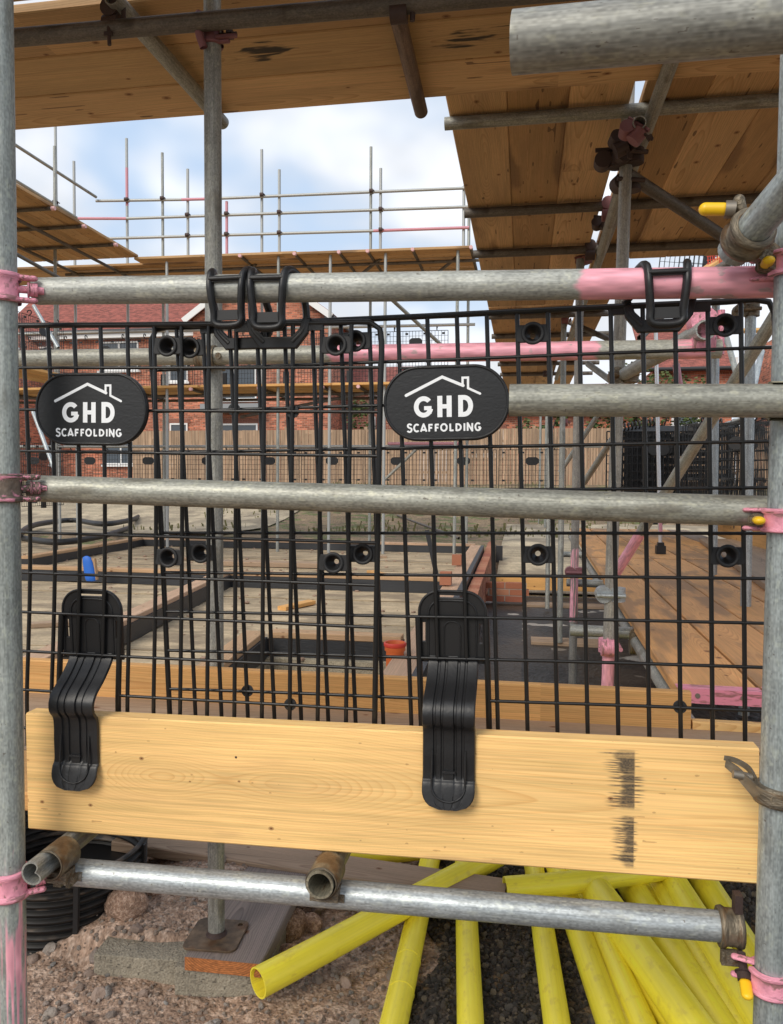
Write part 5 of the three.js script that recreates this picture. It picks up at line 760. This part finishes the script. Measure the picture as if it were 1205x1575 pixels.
[[-11.95, 'near'], [-12.6, 'far']].forEach(([z, s]) => tube('scaffold_ledger', V(-7.5, DU - .055, z), V(-.7, DU - .10, z), M.galvDark, s + ' ledger under the far upper deck', 'scaffold tube', null, { seg: 14 }));
[[-5.2, -4.2], [-3.2, -2.2], [-1.9, -1.0]].forEach(([a, b], k) => tube('scaffold_brace', V(a, 4.35, BK + .2), V(b, DU - .03, FZ - .4), M.galvDark, 'brace under the far upper deck, ' + ORD[k] + ' from the left', 'scaffold tube', null, { seg: 12 }));
const rail = (u0, v0, u1, v1, z, mat, l) => tube('guard_rail', onZ(u0, v0, z), onZ(u1, v1, z), mat, l, 'scaffold tube', null, { seg: 14 });
const RB2 = BK + .06;
rail(148, 309, 280, 307, RB2, M.galvFar, 'top guard rail of the far upper deck, left grey length'); rail(280, 307, 318, 306, RB2, M.pinkFar, 'pink length of the far top guard rail left of the centre upright'); rail(318, 306, 722, 289, RB2, M.galvFar, 'top guard rail of the far upper deck, long right length');
rail(112, 336, 195, 336.2, RB2, M.pinkFar, 'pinkish left length of the second far guard rail'); rail(195, 336.2, 722, 318, RB2, M.galvFar, 'second guard rail of the far upper deck');
rail(163, 367, 575, 355, RB2, M.galvFar, 'lowest guard rail of the far upper deck, left length'); rail(575, 355, 722, 350, RB2, M.pinkFar, 'pinkish right length of the lowest far guard rail');
[[22, 222, 148, 303, 'top'], [22, 277, 118, 335, 'second']].forEach(([a, b, c, d, s]) => tube('guard_rail', onX(a - 12, b - 8, -7.35), onX(c, d, -7.35), M.galvDull, s + ' guard rail of the far left deck', 'scaffold tube', null, { seg: 14 }));
const tall = [[85, 150, M.galvFar], [195, 213, M.pinkFar], [250, 235, M.galvRail], [403, 230, M.galvFar], [571, 226, M.galvRail]], low = [[114, 248, M.galvFar], [289, 260, M.galvFar], [349, 310, M.pinkFar], [430, 261, M.galvFar], [586, 259, M.galvFar], [714, 286, M.galvFar], [722, 300, M.galvRail]];
tall.forEach(([u, v, m], k) => { const z = BK + (k % 2 ? 0 : .01), p = onZ(u, v, z), t = thing('scaffold_upright', 'tall upright of the far scaffold, ' + ORD[k] + ' of the tall ones from the left', 'scaffold tube', V(p.x, .30, z)); const h = p.y - .3; part('tube', tubeGeo(k === 1 ? h - 1.1 : h, RT, .004, 14, h), k === 1 ? M.galvFar : m, t); if (k === 1) { const g = tubeGeo(.65, RT + .001, .004, 14, 1); g.translate(0, h - 1.15, 0); part('painted_length', g, M.pinkFar, t); const g2 = tubeGeo(.5, RT, .004, 14, 1); g2.translate(0, h - .5, 0); part('tube', g2, M.galvFar, t); } farCoupler(onZ(u + .6, mix(309, 289, (u - 148) / 574), RB2), V(0, 1, 0), V(1, 0, 0), 'coupler at the top rail on the tall far upright, ' + ORD[k] + ' from the left', null, M.coupDark); });
low.forEach(([u, v, m], k) => { const z = BK + .02, p = onZ(u, v, z); tube('scaffold_upright', V(p.x, u < 130 || k === 6 ? .3 : 4.5, z), p, m, 'shorter upright of the far scaffold, ' + ORD[k] + ' of the short ones from the left', 'scaffold tube', null, { seg: 14 }); for (const [a, b, s] of [[336, 318, 'second'], [367, 350, 'lowest']]) if (u > 150 && u < 700) farCoupler(onZ(u, mix(a, b, (u - 112) / 610), RB2), V(0, 1, 0), V(1, 0, 0), 'coupler at the ' + s + ' rail on the short far upright, ' + ORD[k] + ' from the left', null, M.coupDark); });
// posts carrying it, seen through the mesh
[[257, 812], [427, 800], [506, 805], [700, 800], [330 + 260, 800]].forEach(([u], k) => { const x = onZ(u, 700, FZ - .1).x; tube('scaffold_upright', V(x, .3, FZ - .1), V(x + .02, DU - .02, FZ - .1), farM[k % 2], 'near row upright of the far scaffold below its deck, number ' + ['one', 'two', 'four', 'five', 'three'][k] + ' from the left', 'scaffold tube', null, { seg: 14 }); });
// first lift: boards, rail and mesh
const D1 = 2.84;
for (let k = 0; k < 4; k++) for (let s = 0; s < 2; s++) board('deck_board', V(s ? -4.95 : -9.2, D1 + .019 + .004 * (k % 2), FZ - .115 - k * .3), s ? 4.1 : 4.2, plain4[(k + s) % 3], 'board of the far first lift, ' + ORD[k] + ' from its near edge, ' + (s ? 'right' : 'left') + ' length', { u0: k * .5, B: .28 });
[-8.4, -7.3, -6.2, -5.1, -4.0, -3.0, -2.45, -1.3].forEach((x, k) => pinkTube(V(x, D1 - .028, FZ + .06), V(x, D1 - .028, BK - .1), 'cross tube with a pale end under the far first lift, ' + ORD[k] + ' from the left'));
[[-11.9, 'near'], [-12.6, 'far']].forEach(([z, s]) => tube('scaffold_ledger', V(-9.3, D1 - .08, z), V(-.7, D1 - .08, z), M.galvDark, s + ' ledger under the far first lift', 'scaffold tube', null, { seg: 14 }));
[[-8.2, -6.8], [-4.6, -2.4], [-2.9, -1.2]].forEach(([a, b], k) => tube('scaffold_brace', V(a, 2.45, -12.3), V(b, 2.74, -11.7), M.galvDark, 'low brace under the far first lift, ' + ORD[k] + ' from the left', 'scaffold tube', null, { seg: 12 }));
tube('guard_rail', V(-9.3, 3.99, RB2), V(-.8, 3.93, RB2), M.galvFar, 'rail over the mesh of the far first lift', 'scaffold tube', null, { seg: 14 });
tube('guard_rail', V(-9.3, 3.47, RB2 + .02), V(-.8, 3.43, RB2 + .02), M.galvFar, 'middle rail behind the mesh of the far first lift', 'scaffold tube', null, { seg: 14 });
for (let k = 0; k < 7; k++) smallGuard('black mesh guard on the far first lift, ' + ORD[k] + ' from the left', V(-8.9 + k * 1.1, 2.98, BK + .01 * (k % 2)), V(1, 0, 0), V(0, 1, 0), null, { h: .88, r: .0035 });
tube('guard_rail', V(-9.6, 1.99, RB2), V(1.2, 1.97, RB2), M.galvFar, 'rail over the mesh of the far ground level', 'scaffold tube', null, { seg: 14 });
tube('guard_rail', V(-2.2, 2.02, RB2 + .05), V(-1.0, 2.02, RB2 + .05), M.pinkFar, 'pink length of rail under the right sign plate, far off', 'scaffold tube', null, { seg: 14 });
for (let k = 0; k < 9; k++) smallGuard('black mesh guard at the far ground level, ' + ORD[k] + ' from the left', V(-9.2 + k * 1.1, 1.02, BK + .01 * (k % 2)), V(1, 0, 0), V(0, 1, 0), null, { h: .90, r: .0035 });
tube('scaffold_brace', onZ(590, 740, -12.4), onZ(642, 690, -12.4), M.galvDull, 'brace crossing the far mesh below the right sign plate', 'scaffold tube', null, { seg: 12 });
tube('scaffold_brace', at(600, 458, 9.5), at(684, 535, 10.2), M.galvDull, 'brace slanting down across the sky above the pink rail', 'scaffold tube', null, { seg: 14 });
tube('guard_rail', onZ(560, 489, -11.6), onZ(700, 487, -11.6), M.galvFar, 'pale tube in the sky just under the top rail', 'scaffold tube', null, { seg: 12 });
// left corner clutter behind the left upright
tube('scaffold_ladder_stile', at(50, 630, 7.5), at(84, 722, 7.2), M.galvBright, 'bright slanting ladder stile low behind the left sign plate', 'ladder', null, { r: .018 });
tube('scaffold_ladder_stile', at(52, 470, 8), at(90, 535, 7.8), M.galvBright, 'bright slanting ladder stile above the left sign plate', 'ladder', null, { r: .018 });
tube('scaffold_tube', at(20, 388, 9.5), at(118, 442, 10.2), M.galvDark, 'dark tube crossing below the far left deck', 'scaffold tube', null, { seg: 14 });
for (let k = 0; k < 3; k++) smallGuard('black mesh guard on the far left scaffold, ' + ORD[k] + ' going away', V(-7.3, 1.0, -8.2 - k * 1.12), V(0, 0, -1), V(0, 1, 0), null, { h: .95 });
for (let k = 0; k < 3; k++) smallGuard('black mesh guard on the first lift of the far left scaffold, ' + ORD[k] + ' going away', V(-7.4, 2.98, -8.4 - k * 1.12), V(0, 0, -1), V(0, 1, 0), null, { h: .9 });
for (let k = 0; k < 3; k++) board('deck_board', V(-6.5 - k * .24, D1 + .02, -7.6), 4.4, plain4[k], 'board of the far left first lift, ' + ORD[k] + ' from its inner edge', { ry: PI / 2 });
tube('scaffold_upright', V(-7.05, .3, -10.9), V(-7.0, 6.4, -10.9), M.galvRail, 'upright of the far left scaffold just right of the left frame post', 'scaffold tube', null, { seg: 16 });
// ================================================================ HOUSES, FENCE, SHRUBS
const brickTex = (s, base, vary) => tex(1024, 1024, (i, j) => {                        // 3.6 m x 3.6 m: 16 x 48 bricks
  const W = 64, Hh = 1024 / 48, r = Math.floor(j / Hh), ii = i + (r % 2) * W / 2, c = Math.floor(ii / W) % 16, fx = (ii % W) / W, fy = (j % Hh) / Hh; const m = fx < .045 || fy < .14; const h = hash(c, r, s), n = noise(i / 5, j / 5, s + 1), L = fbm(i / 1024 * 4, j / 1024 * 4, s + 2, 4, 4, 4);
  const k = .75 + vary * h + .2 * (n - .5) + .25 * (L - .5); return m ? [176 * (.85 + .3 * L), 156 * (.85 + .3 * L), 136 * (.85 + .3 * L)] : [base[0] * k, base[1] * k, base[2] * k]; });
const brickA = std({ map: brickTex(700, [178, 108, 84], .45), roughness: .92 }), brickB = std({ map: brickTex(720, [140, 82, 68], .35), roughness: .92 });
const tileTex = tex(512, 512, (i, j) => { const r = Math.floor(j / 16), ii = i + (r % 2) * 16, c = Math.floor(ii / 32), fx = (ii % 32) / 32, fy = (j % 16) / 16, h = hash(c % 16, r, 740), k = .72 + .36 * h + .1 * noise(i / 7, j / 7, 741) - (fy < .16 ? .30 : 0) - (fx < .06 ? .15 : 0); return [160 * k, 92 * k, 80 * k]; });
const tileM = std({ map: tileTex, roughness: .85, bumpMap: tileTex, bumpScale: .03 });
const whiteM = std({ color: rgb(.80, .80, .79), roughness: .5 }), gutterM = std({ color: rgb(.025, .025, .027), roughness: .5 }), glassM = new THREE.MeshPhysicalMaterial({ color: rgb(.05, .06, .07), roughness: .06, metalness: 0, clearcoat: 1 }), sillM = std({ color: rgb(.62, .60, .56), roughness: .8 }), leadM = std({ color: rgb(.28, .29, .30), roughness: .7 });
function uvBox(w, h, d, x, y, z, s = 3.6) { return metricUV(box(w, h, d, x, y, z), s); }
function windowOn(parent, x, y, w, h, z) {
  const g = new THREE.Group(); g.name = 'window'; g.position.set(x, y, z); parent.add(g); const f = .07;
  part('frame', [box(w, f, .09, 0, h / 2 - f / 2, .02), box(w, f, .09, 0, -h / 2 + f / 2, .02), box(f, h - 2 * f, .09, -w / 2 + f / 2, 0, .02), box(f, h - 2 * f, .09, w / 2 - f / 2, 0, .02), ...(w > 1.2 ? [box(f, h - 2 * f, .085, 0, 0, .02)] : [])], whiteM, g);
  part('pane', box(w - 2 * f, h - 2 * f, .02, 0, 0, .01), glassM, g); part('sill', box(w + .16, .09, .16, 0, -h / 2 - .05, .06), whiteM, g); part('lintel', box(w + .2, .2, .02, 0, h / 2 + .11, .008), brickB, g); return g;
}
function slope(w, x, y0, z0, y1, z1, t = .12) { const L = Math.hypot(y1 - y0, z1 - z0), g = new THREE.BoxGeometry(w, t, L), a = Math.atan2(y1 - y0, -(z1 - z0)); const u = g.attributes.uv, p = g.attributes.position; for (let i = 0; i < p.count; i++) u.setXY(i, p.getX(i) / 2.6, p.getZ(i) / 1.6); g.rotateX(a); g.translate(x, (y0 + y1) / 2, (z0 + z1) / 2); return g; }
const HZ = -33, HB = 1.25;
{ // long red house on the left, eaves towards us
  const t = thing('brick_house', 'red brick house with a red tiled roof and white windows behind the left sign plate', 'house', V(-19, HB, HZ));
  part('wall', uvBox(9.6, 6.9, 8, 0, 3.45, -4), brickA, t);
  const rf = part('roof', slope(10.0, 0, 6.75, .35, 10.6, -4.4), tileM, t); part('roof', slope(10.0, 0, 10.6, -4.4, 6.75, -8.4), tileM, t);
  part('gutter', rodGeo(V(-4.9, 6.82, .42), V(4.95, 6.82, .42), .075, 8), gutterM, t); part('soffit', [box(9.9, .18, .05, 0, 6.62, .30), box(9.9, .04, .4, 0, 6.55, .1)], whiteM, t);
  part('bargeboard', [(() => { const g = slope(.10, 5.06, 6.70, .50, 10.7, -4.4, .30); return g; })()], whiteM, t);
  for (const [x, y, w, h] of [[3.75, 5.55, .9, 2.0], [3.75, 1.78, .85, 1.85], [.95, 1.4, 1.7, 1.1], [.9, 5.75, 1.9, 1.3], [-3.0, 5.6, 1.2, 1.3], [-3.0, 1.5, 1.2, 1.3]]) windowOn(t, x, y, w, h, .01);
  part('downpipe', rodGeo(V(4.55, 0, .12), V(4.55, 6.6, .12), .045, 8), gutterM, t);
  // gable wing at its left
  const s = new THREE.Shape(); [[-3.2, 0], [0, 0], [0, 5.6], [-2.6, 9.0], [-5.2, 5.6], [-5.2, 0]].forEach(([x, y], i) => i ? s.lineTo(x, y) : s.moveTo(x, y)); const gg = new THREE.ExtrudeGeometry(s, { depth: 2.4, bevelEnabled: false }); gg.translate(-2.6, 0, .02); metricUV(gg, 3.6); part('gable', gg, brickA, t);
  const vg = box(4.5, .32, .12, 0, 0, 0, 0, 0, -.915); vg.translate(-3.85, 7.4, 2.5); part('verge', vg, whiteM, t);
}
{ // gabled house in the middle
  const t = thing('brick_house', 'red brick gabled house with a white window and lintel behind the centre upright', 'house', V(-11.3, HB, HZ + .6));
  const s = new THREE.Shape(); [[-3.0, 0], [3.05, 0], [3.05, 7.2], [0, 9.35], [-3.0, 7.2]].forEach(([x, y], i) => i ? s.lineTo(x, y) : s.moveTo(x, y)); const g = new THREE.ExtrudeGeometry(s, { depth: 8, bevelEnabled: false }); g.translate(0, 0, -8); metricUV(g, 3.6); part('wall', g, brickA, t);
  const rp = (sg) => { const q = new THREE.BoxGeometry(4.0, .14, 8.5), u = q.attributes.uv, p = q.attributes.position; for (let i = 0; i < p.count; i++) u.setXY(i, p.getZ(i) / 2.6, p.getX(i) / 1.6); q.rotateZ(-sg * .614); q.translate(sg * 1.64, 8.29, -3.9); return q; }; part('roof', rp(1), tileM, t); part('roof', rp(-1), tileM, t);
  const bb = (sg) => { const q = box(4.05, .26, .06, 0, 0, 0, 0, 0, -sg * .614); q.translate(sg * 1.64, 8.20, .38); return q; }; part('bargeboard', bb(1), whiteM, t); part('bargeboard', bb(-1), whiteM, t);
  part('gutter', [rodGeo(V(3.30, 7.05, .3), V(3.30, 7.05, -8), .08, 8), box(.3, .25, .5, 3.15, 6.95, .15)], gutterM, t);
  windowOn(t, -1.1, 4.35, 2.0, 1.4, .01); windowOn(t, -1.1, 2.0, 2.1, 1.25, .01); part('flat_roof', box(2.6, .35, .7, -1.1, 3.25, .35), leadM, t);
}
{ // darker brick house between
  const t = thing('brick_house', 'dark brick house beyond the timber fence, right of the gabled house', 'house', V(-8.2, HB, HZ - 1.6));
  part('wall', uvBox(5.0, 4.4, 5, .3, 2.2, -2.5), brickB, t); part('roof', slope(5.4, .3, 4.35, .3, 5.6, -2.6), tileM, t); part('downpipe', box(.30, 1.5, .1, 1.45, 2.3, .06), whiteM, t); part('gutter', rodGeo(V(-2.4, 4.35, .32), V(3.0, 4.35, .32), .07, 8), gutterM, t);
  part('roof_end', box(.06, .5, 2, 3.0, 4.6, -1), whiteM, t);
}
{ // house behind the walkway
  const t = thing('brick_house', 'red brick house with a hipped red roof seen past the right hand uprights', 'house', V(6.0, HB, -28));
  part('wall', uvBox(2.6, 4.0, 6, -.4, 2, -3), brickA, t); part('wall', uvBox(4, 5, 6, 4.2, 2.5, 1), brickA, t); part('roof', slope(3.0, -.5, 3.95, .3, 6.2, -3.2), tileM, t); part('gutter', rodGeo(V(-2.0, 3.98, .35), V(1.1, 3.98, .35), .07, 8), gutterM, t); part('verge', box(.08, .3, 3, .95, 4.2, -1.2), whiteM, t); windowOn(t, -.6, 2.6, .9, 1.1, .01);
}
{ // low house right of the middle
  const t = thing('brick_house', 'low red brick house beyond the timber fence, left of the distant uprights', 'house', V(.2, HB, -31));
  part('wall', uvBox(7, 2.9, 5, .4, 1.45, -2.5), brickA, t); part('roof', slope(7.4, .4, 2.85, .3, 4.2, -2.6), tileM, t); part('gutter', rodGeo(V(-3.2, 2.88, .35), V(4.1, 2.88, .35), .07, 8), gutterM, t); windowOn(t, -1.6, 1.7, 1.2, 1.0, .01);
}
{ // close boarded fence
  const t = thing('timber_fence', 'pale close boarded timber fence along the back of the plot', 'fence', V(-13.2, 1.2, -25)), R = rng(31), gs = [];
  const fm = std({ map: tex(256, 256, (i, j) => { const n = noise(i / 3, j / 60, 760), m = fbm(i / 40, j / 40, 761, 3), b = hash(Math.floor(i / 8), 2, 762); const k = .8 + .25 * n + .2 * (m - .5) + .25 * (b - .5); return [176 * k, 148 * k, 122 * k]; }), roughness: .9 });
  for (let i = 0; i < 180; i++) { const g = box(.112, 1.85 + R() * .03, .02, i * .12, .95, (i % 2) * .012); const u = g.attributes.uv, o = R(); for (let k = 0; k < u.count; k++) u.setXY(k, o + u.getX(k) * .1, o * 3 + u.getY(k) * .8); gs.push(g); }
  stuff(part('boards', gs, fm, t)); for (let i = 0; i < 9; i++) part('post', box(.1, 2.0, .1, i * 2.7, .98, -.08), fm, t); part('rail', [box(21.6, .08, .04, 10.8, .5, -.04), box(21.6, .08, .04, 10.8, 1.5, -.04)], fm, t);
}
// shrubs
const leafM = [[.05, .085, .02], [.075, .11, .03], [.10, .12, .035]].map((c) => new THREE.MeshPhysicalMaterial({ color: rgb(...c), roughness: .8, side: THREE.DoubleSide }));
function shrub(label, p, w, h, n, seed, kind = 'shrub') {
  const R = rng(seed), t = thing(kind, label, kind === 'shrub' ? 'shrub' : 'tree', p); part('trunk', [rodGeo(V(0, 0, 0), V(.05, h * .5, 0), .05, 6), rodGeo(V(0, h * .2, 0), V(.3 * w, h * .7, .1), .03, 6), rodGeo(V(0, h * .2, 0), V(-.3 * w, h * .65, -.1), .03, 6)], M.coupDark, t);
  const cl = []; for (let k = 0; k < 14; k++) cl.push([(R() - .5) * w, h * (.35 + .6 * R()), (R() - .5) * w * .6, .18 + .22 * R()]);
  for (let s = 0; s < 3; s++) { const gs = []; for (let i = 0; i < n / 3; i++) { const c = cl[Math.floor(R() * cl.length)], g = new THREE.PlaneGeometry(.10, .06); g.rotateX(R() * 6); g.rotateY(R() * 6); const d = V(R() - .5, R() - .5, R() - .5).normalize().multiplyScalar(c[3] * w * .9 * Math.cbrt(R())); g.translate(c[0] + d.x, c[1] + d.y, c[2] + d.z); gs.push(g); } stuff(part('foliage', gs, leafM[s], t)); }
  return t;
}
shrub('green shrub showing over the fence left of the distant uprights', V(3.55 - 3.1 + .1, 1.2, -26), 1.5, 3.2, 1500, 71);
shrub('green shrub over the fence behind the black mesh stack', V(4.0, 1.2, -25.8), 2.4, 4.6, 2400, 72);
shrub('small shrub over the fence by the dark brick house', V(-5.4, 1.2, -26.2), 1.0, 2.9, 900, 73);
shrub('yellowish shrub just beyond the fence right of the pink footed upright', V(2.6, 1.2, -26), 1.3, 3.0, 1200, 74);
{ // dry grass and weeds on the soil bank
  const R = rng(81), gs = []; for (let i = 0; i < 1500; i++) { const z = -14.5 - R() * 9.5, x = -8 + R() * 12, h = .05 + R() * .12, g = new THREE.PlaneGeometry(.02 + R() * .03, h, 1, 1); g.translate(0, h / 2, 0); g.rotateZ((R() - .5) * .9); g.rotateY(R() * 6); const k = noise(x * .6, z * .6, 82); if (k < .52) continue; g.translate(x, groundY(x, z), z); gs.push(g); }
  const m = part(numbered('dry_grass'), gs, new THREE.MeshStandardMaterial({ color: rgb(.16, .15, .06), roughness: .9, side: THREE.DoubleSide }), scene); tag(m, 'dry weeds and grass on the soil bank before the fence', 'grass', null, 'stuff');
}
// far boards at the right
board('deck_board', V(4.2, 4.02, -13.4), 2.6, plain4[0], 'distant deck board in the sky gap left of the right upright', {});
tube('guard_rail', V(3.6, 3.85, -13.3), V(7.2, 3.85, -13.3), M.galvFar, 'distant tube under the deck board at the right', 'scaffold tube', null, { seg: 12 });
tube('guard_rail', V(3.6, 3.55, -13.2), V(7.2, 3.55, -13.2), M.galvFar, 'lower distant tube in the sky gap at the right', 'scaffold tube', null, { seg: 12 });
board('deck_board', V(3.2, 3.7, -12.6), 2.2, plain4[2], 'second distant deck board lower in the sky gap at the right', {});

scene.traverse((o) => { if (o.isMesh) { o.castShadow = true; o.receiveShadow = true; } });
renderer.render(scene, camera);
